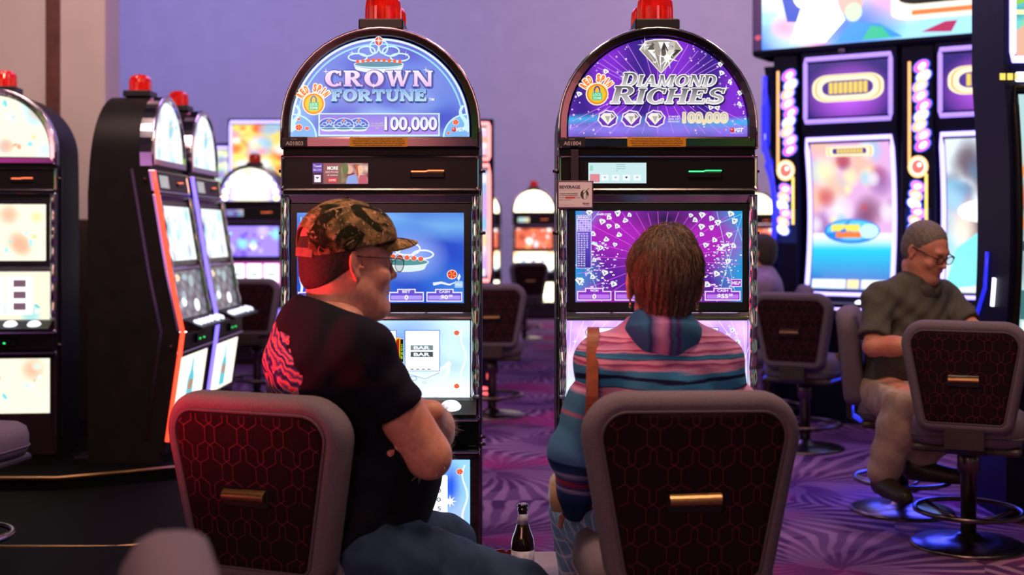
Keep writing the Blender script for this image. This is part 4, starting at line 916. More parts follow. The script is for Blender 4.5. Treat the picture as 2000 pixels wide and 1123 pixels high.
def mainA(g):
    vart('#d8a8d8', ['#6a2a4a', '#f0b890', '#e8e0f0', '#7fc8e8', '#c04a5a', '#f4e8a8', '#8a5aa0'], 5, True)(g)
    badge(g, .5, .055, .3, .035); g.ellipse(.5, .60, .36, .085, '#2a7ad8', 2); g.ellipse(.5, .595, .32, .07, '#5ac0f0', 2.3); g.rect(.24, .555, .6, .60, '#f0d858', 3); g.rect(.3, .605, .62, .645, '#f07838', 3); g.ellipse(.72, .6, .12, .05, '#bff0ff', 3)
def mainB(g):
    vart('#d8e4f0', ['#5a3a4a', '#f0e8d8', '#8fd0f0', '#70a0c8', '#e0a8a0', '#304a6a'], 9, False)(g); badge(g, .72, .05, .28, .035)
    g.ellipse(.42, .47, .30, .075, '#f4fbf0', 2); g.poly([(.0, .98), (.1, .72), (.5, .55), (.98, .5), (1, .85), (.7, .93)], '#7fe8f0', 1.5); g.ellipse(.5, .72, .15, .05, '#f0a8a8', 3)
K = 1.2; zk = lambda z: EYE+(z-EYE)*K
u0 = Vector((1.575, 7.27))*K; ud = Vector((.8475, -.531)); RZ = -math.atan2(.531, .8475)
def on(t_): p = u0+ud*t_*K; return (p.x, p.y, 0)
ZK = dict(zb=zk(.957), zt=zk(1.854), t0=zk(1.957), t1=zk(2.32))
mA = video_machine('tall video slot machine with whole violet badge screen above a turquoise curved screen', on(.4125), RZ, .55*K, zk(2.36), .085*K, 'neon_lav', mainA, top_badge, toptube='neon_vio', **ZK)
mB = video_machine('tall video slot machine with lavender light frame directly behind the man in the green polo', on(1.175), RZ, .55*K, zk(2.36), .085*K, 'neon_lav', mainB, top_badge, toptube='neon_vio', **ZK)
def light_column(label, t_, W=.185):
    W *= K
    t = thing('light_column', label, 'sign', on(t_), RZ, 'lit sign columns')
    b = MB(); b.bbox((0, .16, zk(2.36)/2), (W, .26, zk(2.36)), .01); b.build('column_body', 'blue_body', t)
    g = Art(); r = random.Random(3)
    g.rect(-.07, -.02, .07, 1.45, '#060a3a', 0)
    # upper script: chunky rounded strokes down the column, then a ball in a ring, then more strokes
    for k in range(9):
        z = 2.24-.055*k; xx = .022+.012*math.sin(k*1.9); c = ['#ff5ab0', '#ffd8b0', '#ffb080', '#ff8ac0'][k % 4]
        g.ellipse(xx, z, .052, .036, '#2a5ae8', 1+.01*k, 12, .5); g.ellipse(xx, z, .044, .030, c, 2+.01*k, 12, .6); g.ellipse(xx+.004, z, .026, .017, '#fff4e8', 3+.01*k, 10, .7)
    g.rect(-.052, 1.70, -.036, 2.27, '#ffb070', 1.5); g.rect(.040, 1.36, .056, 1.64, '#ffd070', 1.5)
    g.ellipse(.004, 1.68, .056, .062, '#ffc888', 4); g.ellipse(.004, 1.68, .044, .050, '#fff0d0', 4.3); g.ellipse(.004, 1.68, .034, .038, '#e8605a', 4.6); g.ellipse(.012, 1.69, .012, .012, '#ffffff', 5)
    for k in range(6):
        z = 1.57-.048*k; xx = -.008+.012*math.sin(k*2.2+1); c = ['#ff7ab8', '#ffb080', '#fff0d0'][k % 3]; g.ellipse(xx, z, .048, .034, '#2a5ae8', 1+.01*k, 12, -.5); g.ellipse(xx, z, .040, .028, c, 2+.01*k, 12, -.6); g.ellipse(xx, z, .022, .015, '#fff4e8', 3+.01*k, 10)
    g.v = [(a, b_, c) for a, b_, c in g.v]
    g.f = [f for f in g.f]
    g2_ = g.build('lit_sign', lambda x, y, d: (x*K, .027-d*.0015, zk(max(y, 1.25))), t, 'art_hot'); return t
light_column('lit sign column with pink strokes and red ball above the green polo person', .80)
lc = light_column('narrow lit sign column at the left end of the tall video machines', .035, .15)
M['blue_tube'] = mat('blue_light_tube', (.02, .02, .4), .3, emit=(.03, .035, 1), es=1.1)
b = MB(); b.tube([(-.135, -.02, zk(2.24)), (-.135, -.02, zk(1.90))], .020, 0, 8); b.tube([(-.145+.085*math.sin(PI*k/16), -.02, zk(1.86-.90*k/16)) for k in range(17)], .020, 0, 8); b.build('light_tube', 'blue_tube', lc)
b = MB(); b.loft([[(-.155+.085*math.sin(PI*k/16), .02, zk(2.30-1.36*k/16)), (-.085, .02, zk(2.30-1.36*k/16)), (-.085, .16, zk(2.30-1.36*k/16)), (-.155+.085*math.sin(PI*k/16), .16, zk(2.30-1.36*k/16))] for k in range(17)], 0, caps=True); b.build('side_blade', 'blue_body', lc)
# edge machine whose side shows as violet and blue arcs
mC = video_machine('video slot machine seen edge-on as blue light strips, left end of bank', (1.955, 9.45, 0), -1.72, .66, 2.50, .10, 'neon_blue', vart('#f0e8c8', ['#fff', '#e8d8a0'] if False else ['#ffffff', '#e8d8a0'], 4), vart('#e8d8b0', ['#ffffff', '#c8b890'], 8, strip=False), toptube='neon_blue')
# wide overhead display above the bank
t = thing('overhead_display', 'wide bright overhead screen above the tall video machines', 'screen', on(.66), RZ)
b = MB(); b.bbox((0, .19, zk(2.665)), (1.66*K, .36, .60*K), .02); b.bbox((0, .22, zk(2.37)), (1.60*K, .34, .012), .004); b.build('housing', 'blue_body', t)
g = Art(); cs = ['#ffffff', '#2a6ae0', '#30c8e8', '#e8fff8', '#a8c8e0', '#ff90b0']
r = random.Random(8); sp_ = [(r.random(), r.random(), r.uniform(.06, .2), lin(r.choice(cs))) for _ in range(20)]
def fo(x, y):
    c = lin('#8fc8e8')
    for a, b_, rr, q in sp_: c = mixl(c, q, max(0, 1-((x-a)**2+((y-b_)*.5)**2)/rr**2))
    return tuple(1.3*v for v in c)
g.grid(0, 0, 1, 1, 50, 16, fo, 0)
g.rect(0, 0, .035, 1, '#3a1450', .4); g.ellipse(.02, .86, .012, .03, '#c04a6a', .6)
g.poly([(.10, .35), (.21, .2), (.24, .75), (.13, .72)], '#1a4ac0', 1); g.poly([(.14, .95), (.18, .6), (.3, .5), (.34, .75), (.27, .97)], (1.6, 1.7, 1.8), 2); g.ellipse(.2, .42, .05, .18, (1.5, 1.6, 1.7), 2.1)
g.ellipse(.36, .55, .045, .17, '#e8b0a8', 3); g.ellipse(.37, .68, .03, .1, '#c8e0c0', 3.2); g.poly([(.31, .98), (.36, .78), (.46, .82), (.54, .98)], '#2a90d8', 3); g.poly([(.40, .98), (.43, .84), (.47, .86), (.50, .98)], '#28b890', 3.3)
g.poly(rpoly([(.50, -.0), (.99, .0), (.99, .82), (.50, .82)], .08, 6), '#fff2e0', 4); g.poly(rpoly([(.525, .0), (1., .0), (1., .66), (.525, .66)], .07, 6), '#050308', 4.4)
g.rect(.57, .72, .97, .77, '#f07a40', 4.6); g.poly([(.60, .95), (.68, .86), (.72, .86), (.70, .97)], '#b0285a', 5); g.rect(.84, .86, .99, .96, '#f0a090', 5); g.ellipse(.97, .72, .02, .06, '#fff8e0', 5)
for x in (.83, .90, .965): g.ellipse(x, .44, .022, .11, '#ffd070', 5.5); g.ellipse(x, .44, .012, .07, '#fff4d0', 5.8)
g.build('screen', lambda u, v, d: ((-.82+1.64*u)*K, .006-d*.0015, zk(2.945-v*.545)), t, 'art_mid')
b = MB(); b.ell((-.28*K, -.0, zk(2.355)), (.03, .02, .02)); b.build('camera_dome', 'steel', t)

# near machine at the right edge
def mainR(g):
    vart('#a8c8c8', ['#f0a868', '#e86838', '#3a5a4a', '#f0e0c8', '#7ac0d8', '#40283a'], 12)(g)
    g.poly([(0, .30), (.1, .22), (.5, .4), (.5, .6), (0, .55)], '#f09050', 1.5); g.rect(0, .6, 1, .64, '#203a4a', 2); g.ellipse(.3, .72, .28, .05, '#f0f4f0', 2.2); g.rect(0, .8, 1, .92, '#3a6a6a', 2)
def topR(g):
    vart('#6fc8c8', ['#8ad040', '#f0a888', '#c0f0f0', '#3a9a9a', '#f4e090'], 15, strip=False)(g); g.poly([(0, .0), (.35, .0), (.1, .45), (0, .5)], '#8ac03a', 2); g.rect(0, .55, 1, .6, '#f0e8a8', 2.2); g.ellipse(.12, .9, .16, .2, '#d8a890', 2)
mR = video_machine('dark curved video slot machine at the right edge with jungle-green top screen', (2.575, 5.60, 0), 0, .66, 3.0, -.075, 'black', mainR, topR, zb=.80, zt=1.97, t0=2.10, t1=2.60, toptube='neon_lav', depth=.40, base_depth=.55)
b = MB(); b.tube([(-.334, .13, .97), (-.334, .105, 1.10)], .011, 0, 8); b.build('slit_light', 'led_white', mR)
b = MB(); b.tube([(-.333, .38, .84), (-.333, .22, 1.05), (-.333, .19, 1.22)], .012, 0, 8); b.build('flank_light', 'neon_blue', mR)
b = MB(); b.tube([(-.28, -.01, 2.02), (.30, -.01, 2.02)], .022, 0, 8); b.build('header_light', 'led_white', mR)
g = Art()
for k in range(5): g.rect(-.36+.034*k, 2.005, -.334+.034*k, 2.035, '#ffd860', 1)
g.build('header_letters', lambda x, y, d: (x, -.02, y), mR, 'art_mid')

# neon-framed machines far behind on the left and beside the crown machine
nA = video_machine('tall machine with neon frame and orange artwork behind the white-arched machine', (px(511, 0, 14.5).x, 14.5, 0), 0, .80, 2.66, .0, 'neon_lav', vart('#f0c060', ['#e85030', '#fff0a0', '#f0a0c0', '#ffffff'], 21), vart('#f4d060', ['#f05030', '#ffffff', '#ffe880', '#f090b0', '#80c0e0'], 22, strip=False), zb=1.0, zt=1.7, t0=1.80, t1=2.62)
nB = video_machine('machine with lavender neon frame and yellow-green artwork, far back on the left', (px(418, 0, 16).x, 16, 0), 0, .62, 2.48, .0, 'neon_lav', vart('#c8d8c0', ['#f4f0a0', '#f0e8e0', '#c0a0e0'], 24), vart('#d8e0a8', ['#f4f0c0', '#a8d8d0', '#8060d0', '#ffffff'], 25, strip=False), zb=1.0, zt=1.6, t0=1.75, t1=2.42)
nC = video_machine('machine showing as a pink neon strip just right of the CROWN FORTUNE machine', (px(868, 0, 9.8).x, 9.8, 0), 0, .78, 2.22, .12, 'neon_pink', vart('#c8a0e8', ['#ffffff', '#70c0e0', '#f0c060'], 31), vart('#e8c0e0', ['#ffffff', '#f0a060'], 32, strip=False), zb=.93, zt=1.85, t0=1.90, t1=2.18, toptube='neon_pink')
b = MB(); b.tube([(.37, -.03, .42), (.37, -.03, .15)], .03, 0, 8); b.build('base_light', 'neon_red', nC)
b = MB(); b.tube([(.30, -.04, .06), (.36, -.05, .05)], .03, 0, 8); b.build('foot_light', 'neon_red', nC)

# ---------------------------------------------------------------- chairs
def make_chair(label, group, loc=(0, 0, 0), rz=0., detail=True, ztop=.955):
    t = thing('gaming_chair', label, 'chair', loc, rz, group); H = .450; z0 = ztop-H
    O = rpoly([(-.182, z0), (.182, z0), (.262, ztop-.004), (-.262, ztop-.004)], [.060, .060, .092, .092], 9)
    # slightly crowned top edge
    O = [(x, z+(.010*(1-(x/.262)**2) if z > z0+.3 else 0)) for x, z in O]
    Y0 = -.255
    def P(pts, y): return [(x, Y0+y+.42*x*x-(z-z0)*.10, z) for x, z in pts]
    b = MB(); I = inset(O, .040)
    b.loft([P(shrink(O, .045, .9), .022), P(I, .004), P(inset(O, .033), -.002), P(inset(O, .022), -.001), P(inset(O, .011), .005), P(inset(O, .004), .014), P(O, .034), P(O, .060), P(inset(O, .008), .078), P(inset(O, .030), .092), P(shrink(O, .04, .85), .100), P(shrink(O, .04, .4), .102)], 0, caps=True, smooth=True)
    bk = b.build('backrest', 'fabric', t)
    b = MB(); b.tube(P(inset(O, .0395), -.001), .0036, 0, 8, closed=True); b.build('piping', 'welt', bk)
    b = MB()
    b.loft([P(inset(O, .041), .006), P(inset(O, .044), -.002)]+[P(shrink(O, .044, k), -.002-.003*(1-k*k)) for k in (.92, .8, .6, .4, .2, .02)], 0, caps=True, smooth=True)
    if detail:
        poly = inset(O, .046); XP = .0465; a = .0145; i_ = .0075; rp = .0877
        Z = [0, .034, .0475, .0745, .0877]          # octagon side, diagonal, middle side, diagonal
        zc = ztop-.075
        def rib(p, q):
            n = max(2, int((Vector(q)-Vector(p)).length/.004)); pts = [(p[0]+(q[0]-p[0])*k/n, p[1]+(q[1]-p[1])*k/n) for k in range(n+1)]
            run = []
            for s in pts+[None]:
                if s is not None and inside(s, poly): run.append(s)
                else:
                    if len(run) > 1:
                        L3 = P(run, -.0056); b.loft([[(x, y+.0012, z-.0), (x-.0008*nz, y, z+.0008*nx), (x+.0008*nz, y, z-.0008*nx)] for x, y, z in L3 for (nx, nz) in [((q[0]-p[0])/((Vector(q)-Vector(p)).length), (q[1]-p[1])/((Vector(q)-Vector(p)).length))]], 1, caps=True)
                    run = []
        for r_ in range(-1, 7):
            for k in range(-7, 8):
                x0 = k*2*XP+(XP if r_ % 2 else 0); zt_ = zc-r_*rp
                for s_ in (-1, 1):
                    e = x0+s_*a; rib((e, zt_), (e, zt_-Z[1]))
                    # outward strand: to the neighbour column, crossing into its octagon
                    rib((e, zt_-Z[1]), (x0+s_*(XP-i_), zt_-Z[2])); rib((x0+s_*(XP-i_), zt_-Z[2]), (x0+s_*(XP-i_), zt_-Z[3])); rib((x0+s_*(XP-i_), zt_-Z[3]), (x0+s_*(XP+a), zt_-rp))
                    # inward strand: crosses under the octagon then out to the next one
                    rib((e, zt_-Z[1]), (x0-s_*i_, zt_-Z[2])); rib((x0-s_*i_, zt_-Z[2]), (x0-s_*i_, zt_-Z[3])); rib((x0-s_*i_, zt_-Z[3]), (x0-s_*(XP-a), zt_-rp))
    b.build('back_panel', ['panel_fab', 'thread'], t)
    zh = ztop-.232; yh = Y0-(zh-z0)*.10
    b = MB(); b.bbox((0, yh-.004, zh-.004), (.124, .010, .046), .004); hc = b.build('handle_recess', 'bezel', t)
    b = MB(); n = 8; prof = [(yh-.008-.016*math.sin(PI*k/n)**.8, zh+.016-.030*k/n) for k in range(n+1)]
    b.loft([[(x, y+.10*x*x*0, z+.02*x) for y, z in prof]+[(x, yh-.006, zh-.012+.02*x), (x, yh-.006, zh+.014+.02*x)] for x in (-.057, -.054, 0, .054, .057)], 0, caps=True, smooth=False); b.build('pull_handle', 'brass', hc)
    # seat, bracket, post, foot ring, base
    b = MB(); Q = rpoly([(-.215, -.19), (.215, -.19), (.235, .23), (-.235, .23)], [.09, .09, .11, .11], 7)
    b.loft([[(x, y, z) for x, y in shrink(Q, d, k)] for d, k, z in ((.05, 1, .435), (.012, 1, .445), (.0, 1, .475), (.0, 1, .52), (.010, 1, .55), (.035, 1, .566), (.05, .8, .574), (.05, .3, .577))], 0, caps=True, smooth=True); st = b.build('seat', 'fabric', t)
    b = MB(); b.tube([(x, y, .478) for x, y in inset(Q, -.001)], .004, 0, 6, closed=True); b.build('seat_piping', 'welt', st)
    b = MB(); b.bbox((0, .02, .425), (.42, .38, .03), .01); b.build('seat_shell', 'seat_shell', t)
    b = MB(); b.loft([[(-.075, y-.012, z), (.075, y-.012, z), (.075, y+.012, z), (-.075, y+.012, z)] for y, z in ((-.10, .41), (-.19, .412), (-.235, .44), (-.238, z0+.14))], 0, caps=True); b.build('back_bracket', 'seat_shell', t)
    b = MB(); b.lathe((0, 0, 0), [(.032, .02), (.032, .30), (.045, .31), (.045, .42)], 0, 20); b.build('post', 'steel', t)
    b = MB(); b.lathe((0, 0, 0), [(.235, 0), (.238, .006), (.225, .014), (.12, .026), (.06, .034), (.045, .05), (.033, .055)], 0, 40); b.build('base', 'steel', t)
    b = MB(); b.tube([(.215*math.cos(2*PI*k/36), .215*math.sin(2*PI*k/36), .15) for k in range(36)], .011, 0, 8, closed=True); fr = b.build('foot_ring', 'steel', t)
    for k in range(3):
        q = 2*PI*k/3+.5; b = MB(); b.tube([(.03*math.cos(q), .03*math.sin(q), .10), (.12*math.cos(q), .12*math.sin(q), .115), (.212*math.cos(q), .212*math.sin(q), .15)], .008, 0, 8); b.build('ring_spoke', 'steel', fr)
    return t
def place(o_px, Y, a):       # location so that the backrest centre sits at column px, depth Y; a = facing yaw clockwise from away
    p = px(o_px, 0, Y); return (p.x+.22*math.sin(a), Y+.22*math.cos(a), 0)
GC = 'grey gaming chairs with maroon patterned backs'
ch1 = make_chair('grey chair with hexagon-patterned dark back, under the person in the cap', GC, (-.515, 3.12, 0), -.38, ztop=.930)
ch2 = make_chair('grey chair with hexagon-patterned dark back, under the person in the striped shirt', GC, (.39, 2.98, 0), .05)
ch2.location.x = .388
back = [
 (1884, 4.95, .42, 'empty grey chair with dark patterned back, before the person in green polo', .97),
 (1549, 7.3, .55, 'empty grey chair farther back, just right of the DIAMOND RICHES machine', .93),
 (960, 8.6, .0, 'dark chair in the gap between the front machines, nearer of the two there', .97),
 (1033, 15.0, -.25, 'small dark chair in the gap, before the distant cream-arched machine', .9),
 (488, 9.6, .05, 'black-looking chair left of the CROWN FORTUNE machine, before a purple-screened machine', .86)]
for x, Y, a, lb, zt in back:
    c = dup(ch2, place(x, Y, a), -a, lb); c.location.z = 0
def yaw_chair(loc, a, lb): return dup(ch2, loc, -a, lb)
ch_m = yaw_chair((1.84, 5.80, 0), 1.92, 'grey chair that the person in the green polo sits on')
ch_l = yaw_chair((-2.14, 4.70, .0), .15, 'grey chair at the far left edge, only its seat corner showing')
ch_f = yaw_chair((-.345-.255*.949, 1.31-.255*.316, 0), -1.885, 'blurred grey chair top at the bottom left, closest to the camera')
ch_b = yaw_chair((1.735, 8.32, 0), -1.4, 'chair under the blurred distant person beside the DIAMOND RICHES machine')

# ---------------------------------------------------------------- small things
M['laminate'] = mat('grey_laminate', (.22, .18, .20), .6, 0, .1, 120)
M['glass_brown'] = mat('brown_bottle_glass', (.012, .005, .003), .08, 0, .1, coat=1.)
M['paper'] = mat('bottle_label_paper', (.35, .36, .5), .5, 0, .4, 60)
t = thing('drink_table', 'low grey-topped drink table between the two front machines', 'table', (.02, 3.44, 0))
b = MB(); b.bbox((0.015, 0, .343), (.225, .50, .022), .005); b.build('table_top', 'laminate', t)
b = MB(); b.bbox((0.015, 0, .18), (.17, .40, .31), .005); b.build('table_body', 'black', t)
b = MB(); b.bbox((0.015, 0, .014), (.20, .44, .026), .004); b.build('table_base', 'black', t)
bx = px(1021, 0, 3.29).x; t = thing('beer_bottle', 'brown glass beer bottle with silver-blue neck label on the low table', 'bottle', (bx, 3.29, .354))
b = MB(); b.lathe((0, 0, 0), [(.026, 0), (.030, .004), (.0305, .01), (.0305, .125), (.029, .138), (.021, .160), (.0155, .178), (.0125, .205), (.0122, .212), (.0145, .214), (.0145, .219), (.0125, .221), (.0125, .2235), (.0150, .225), (.0150, .231), (.010, .232)], 0, 28); b.build('bottle', 'glass_brown', t)
b = MB(); b.lathe((0, 0, 0), [(.0158, .176), (.0142, .190), (.0131, .205)], 0, 28); b.build('neck_label', 'paper', t)
b = MB(); b.lathe((0, 0, 0), [(.0309, .03), (.0309, .11)], 0, 28); b.build('body_label', 'paper', t)
M['ash'] = mat('dark_red_plastic', (.10, .012, .010), .35, 0, .2, 20)
b = MB(); n = 32; L = []
for r_, z in ((.045, 0), (.052, .01), (.052, .036), (.044, .036), (.041, .012), (.001, .010)):
    L.append([(r_*math.cos(2*PI*k/n), r_*math.sin(2*PI*k/n), z-(.008 if z > .03 and k % 8 == 0 else 0)) for k in range(n)])
b.loft(L, 0, caps=True); o = b.build('ashtray', 'ash', None, (px(988, 0, 3.53).x, 3.53, .354)); props(o, 'round dark red ashtray with notched rim on the low table behind the beer bottle', 'ashtray')

# beverage sign hanging on the Diamond machine
sy = 4.07-.03
t = thing('beverage_sign', 'small framed BEVERAGE card hanging on the DIAMOND RICHES machine', 'sign', (0, 0, 0))
q = lambda x, y, dy=0: Vector(((x-1000)/2400*(sy+dy), sy+dy, EYE-(y-455)/2400*(sy+dy)))
def sbox(x0, y0, x1, y1, d, m, nm, par, dy=0, bev=.002):
    a = q(x0, y1, dy); c = q(x1, y0, dy); b = MB(); b.bbox(((a.x+c.x)/2, sy+dy, (a.z+c.z)/2), (c.x-a.x, d, c.z-a.z), bev); return b.build(nm, m, par)
M['strap_purple'] = mat('dark_purple_strap', (.028, .014, .034), .7)
M['frame_purple'] = mat('purple_frame', (.12, .03, .09), .4)
fr = sbox(1088, 353, 1159, 408, .008, 'frame_purple', 'frame', t); sbox(1115, 292, 1130, 356, .003, 'strap_purple', 'strap', t, .004, .001)
g = Art(); g.rect(1091, 356, 1156, 404.5, '#e6dbe6', 0); g.text('BEVERAGE', 1092.5, 362, 1133, 368.5, '#3a1c5c', 1, .035); g.text('ON DEMAND', 1092.5, 370, 1122, 372.5, '#c0a8b8', 1)
g.text('YOUR FAVORITE DRINKS', 1092.5, 377, 1128, 379.5, '#3a2040', 1, .03); g.text('AT YOUR FAVORITE SLOTS', 1092.5, 380.6, 1128, 383, '#3a2040', 1, .03)
g.rect(1104, 384.5, 1123, 387.6, '#d8384a', 1); g.text('START AND', 1092.5, 385, 1103, 387, '#4a3050', 1); g.text('TO ORDER', 1124.5, 385, 1133, 387, '#4a3050', 1); g.text('FROM YOUR SEAT', 1092.5, 389.5, 1116, 391.5, '#6a5070', 1)
g.ellipse(1141.5, 380, 9.6, 11, '#f4f0f4', 1); g.ellipse(1141.5, 380, 8.4, 9.6, '#4c4450', 1.3); g.poly([(1139, 372), (1144, 371), (1145, 388), (1140, 389)], '#efe8ea', 1.6); g.line([(1136, 382), (1150, 368)], 1.2, '#2a2028', 1.8); g.ellipse(1146, 384, 3, 3, '#b8b0b4', 1.9)
g.text("Harrah's", 1138, 395, 1151, 399.5, '#4a1c5c', 1, .03); g.text('SOUTHERN CASINO', 1141, 400.5, 1151, 402, '#8a6a90', 1)
g.text('Please drink responsibly.', 1092.5, 398.5, 1122, 400, '#a898a8', 1); g.text('Some exclusions apply.', 1092.5, 401, 1118, 402.4, '#a898a8', 1)
g.build('card', lambda x, y, d: q(x, y)+Vector((0, -.0046-d*.0003, 0)), fr, 'print')
# ---------------------------------------------------------------- implicit-surface modelling for people
class Field:
    def __init__(s, lo, hi, h):
        s.h = h; s.lo = np.array(lo, float)-2*h; n = np.ceil((np.array(hi)-s.lo)/h).astype(int)+3
        s.F = np.full(tuple(n), .06, np.float32); s.n = n
    def win(s, lo, hi):
        a = np.clip(np.floor((np.array(lo)-s.lo)/s.h).astype(int), 0, s.n-1); b = np.clip(np.ceil((np.array(hi)-s.lo)/s.h).astype(int)+1, 1, s.n)
        ax = [(s.lo[i]+s.h*np.arange(a[i], b[i])).astype(np.float32) for i in range(3)]
        return tuple(slice(a[i], b[i]) for i in range(3)), np.meshgrid(*ax, indexing='ij', sparse=True)
    def blend(s, sl, d, k, sub):
        f = s.F[sl]
        if sub:
            d = -d; hh = np.clip(.5-.5*(f-d)/k, 0, 1) if k > 0 else (d > f).astype(np.float32); s.F[sl] = f*(1-hh)+d*hh+(k*hh*(1-hh) if k > 0 else 0)
        else:
            hh = np.clip(.5+.5*(f-d)/k, 0, 1); s.F[sl] = f*(1-hh)+d*hh-k*hh*(1-hh)
    def cone(s, a, b, ra, rb, k=.02, sub=False, flat=None):
        a = np.array(a, float); b = np.array(b, float); m = max(ra, rb)+.06
        sl, (X, Y, Z) = s.win(np.minimum(a, b)-m, np.maximum(a, b)+m); v = b-a; L2 = max(1e-9, v@v)
        t = np.clip(((X-a[0])*v[0]+(Y-a[1])*v[1]+(Z-a[2])*v[2])/L2, 0, 1)
        d = np.sqrt((X-a[0]-t*v[0])**2+(Y-a[1]-t*v[1])**2+(Z-a[2]-t*v[2])**2)-(ra+(rb-ra)*t)
        s.blend(sl, d, k, sub)
    def ell(s, c, r, R=None, k=.02, sub=False):
        c = np.array(c, float); r = np.array(r, float); m = r.max()+.06; sl, (X, Y, Z) = s.win(c-m, c+m)
        x, y, z = X-c[0], Y-c[1], Z-c[2]
        if R is not None:
            R = np.array(R); x, y, z = (R[0, 0]*x+R[1, 0]*y+R[2, 0]*z, R[0, 1]*x+R[1, 1]*y+R[2, 1]*z, R[0, 2]*x+R[1, 2]*y+R[2, 2]*z)
        k0 = np.sqrt((x/r[0])**2+(y/r[1])**2+(z/r[2])**2); k1 = np.sqrt((x/r[0]**2)**2+(y/r[1]**2)**2+(z/r[2]**2)**2)+1e-6
        s.blend(sl, k0*(k0-1)/k1, k, sub)
    def plane(s, p, n, k=.004):       # cuts away the side the normal points to
        p = np.array(p, float); n = np.array(n, float); n /= np.linalg.norm(n)
        sl, (X, Y, Z) = s.win(s.lo, s.lo+s.h*s.n); d = (X-p[0])*n[0]+(Y-p[1])*n[1]+(Z-p[2])*n[2]
        f = s.F[sl]; s.F[sl] = np.maximum(f, d)
    def warp(s, fn):
        sl, (X, Y, Z) = s.win(s.lo, s.lo+s.h*s.n); s.F[sl] = s.F[sl]+fn(X, Y, Z)
    def mesh(s):
        F = s.F; S_ = F < 0; n = F.shape
        c = np.zeros((n[0]-1, n[1]-1, n[2]-1), np.uint8); offs = [(i, j, k) for i in (0, 1) for j in (0, 1) for k in (0, 1)]
        sub = lambda A, o: A[o[0]:n[0]-1+o[0], o[1]:n[1]-1+o[1], o[2]:n[2]-1+o[2]]
        for o in offs: c += sub(S_, o)
        act = (c > 0) & (c < 8); I = np.argwhere(act); idx = np.full(act.shape, -1, np.int32); idx[act] = np.arange(len(I))
        acc = np.zeros((len(I), 3)); cnt = np.zeros(len(I)); val = {o: F[I[:, 0]+o[0], I[:, 1]+o[1], I[:, 2]+o[2]] for o in offs}
        for o in offs:
            for ax in range(3):
                if o[ax]: continue
                p = list(o); p[ax] = 1; a = val[o]; b = val[tuple(p)]; m = (a < 0) != (b < 0); t = np.where(m, a/(a-b+1e-12), 0)
                pos = np.tile(np.array(o, float), (len(I), 1)); pos[:, ax] += t; acc[m] += pos[m]; cnt[m] += 1
        V = s.lo+s.h*(I+acc/cnt[:, None]); Fs = []
        for ax in range(3):
            b1, b2 = [(1, 2), (2, 0), (0, 1)][ax]; sl0 = [slice(1, -1)]*3; sl0[ax] = slice(0, -1); A = S_[tuple(sl0)]; sl1 = list(sl0); sl1[ax] = slice(1, None); B = S_[tuple(sl1)]
            E = np.argwhere(A != B); off = np.array([1, 1, 1]); off[ax] = 0; P = E+off; inn = A[tuple(E.T)]
            e1 = np.zeros(3, int); e1[b1] = 1; e2 = np.zeros(3, int); e2[b2] = 1
            q = np.stack([idx[tuple((P-e1-e2).T)], idx[tuple((P-e2).T)], idx[tuple(P.T)], idx[tuple((P-e1).T)]], 1)
            q[~inn] = q[~inn][:, ::-1]; Fs.append(q)
        return V, np.concatenate(Fs)
def sdf_obj(name, mats, parent, fields, smooth=2):
    Vs = []; Fs = []; o = 0
    for f in fields:
        V, Q = f.mesh()
        for _ in range(smooth):
            e = np.concatenate([Q[:, [0, 1]], Q[:, [1, 2]], Q[:, [2, 3]], Q[:, [3, 0]]]); A = np.zeros_like(V); n = np.zeros(len(V)); 
            for c_ in range(3): A[:, c_] = np.bincount(e[:, 0], V[e[:, 1], c_], len(V))+np.bincount(e[:, 1], V[e[:, 0], c_], len(V))
            n = np.bincount(e[:, 0], minlength=len(V))+np.bincount(e[:, 1], minlength=len(V)); V = V*.5+.5*A/np.maximum(1, n)[:, None]
        Vs.append(V); Fs.append(Q+o); o += len(V)
    V = np.concatenate(Vs); Q = np.concatenate(Fs); me = bpy.data.meshes.new(name)
    me.vertices.add(len(V)); me.vertices.foreach_set('co', V.ravel()); me.loops.add(len(Q)*4); me.loops.foreach_set('vertex_index', Q.ravel())
    me.polygons.add(len(Q)); me.polygons.foreach_set('loop_start', np.arange(0, len(Q)*4, 4)); me.polygons.foreach_set('loop_total', np.full(len(Q), 4)); me.polygons.foreach_set('use_smooth', np.ones(len(Q), bool))
    me.update(calc_edges=True); me.validate()
    for m in (mats if isinstance(mats, list) else [mats]): me.materials.append(M[m])
    ob = bpy.data.objects.new(name, me); COL.objects.link(ob); ob.parent = parent
    if parent: ob.location = -parent.location
    return ob
def fwd(a): return np.array([math.sin(a), math.cos(a), 0.])
def rgt(a): return np.array([math.cos(a), -math.sin(a), 0.])
V3 = lambda *a: np.array(a, float)
class Head:
    def __init__(s, c, yaw, pitch=0., roll=0., sc=1.):
        s.c = np.array(c, float); s.sc = sc; R = Matrix.Rotation(-yaw, 3, 'Z') @ Matrix.Rotation(-pitch, 3, 'X') @ Matrix.Rotation(roll, 3, 'Y'); s.R = np.array(R)
    def p(s, x, y, z): return s.c+s.R@(np.array([x, y, z])*s.sc)
    def E(s, f, c, r, k=.015, sub=False, tilt=None):
        R = s.R if tilt is None else s.R@np.array(tilt); f.ell(s.p(*c), np.array(r)*s.sc, R, k, sub)
    def C(s, f, a, b, ra, rb, k=.015, sub=False): f.cone(s.p(*a), s.p(*b), ra*s.sc, rb*s.sc, k, sub)
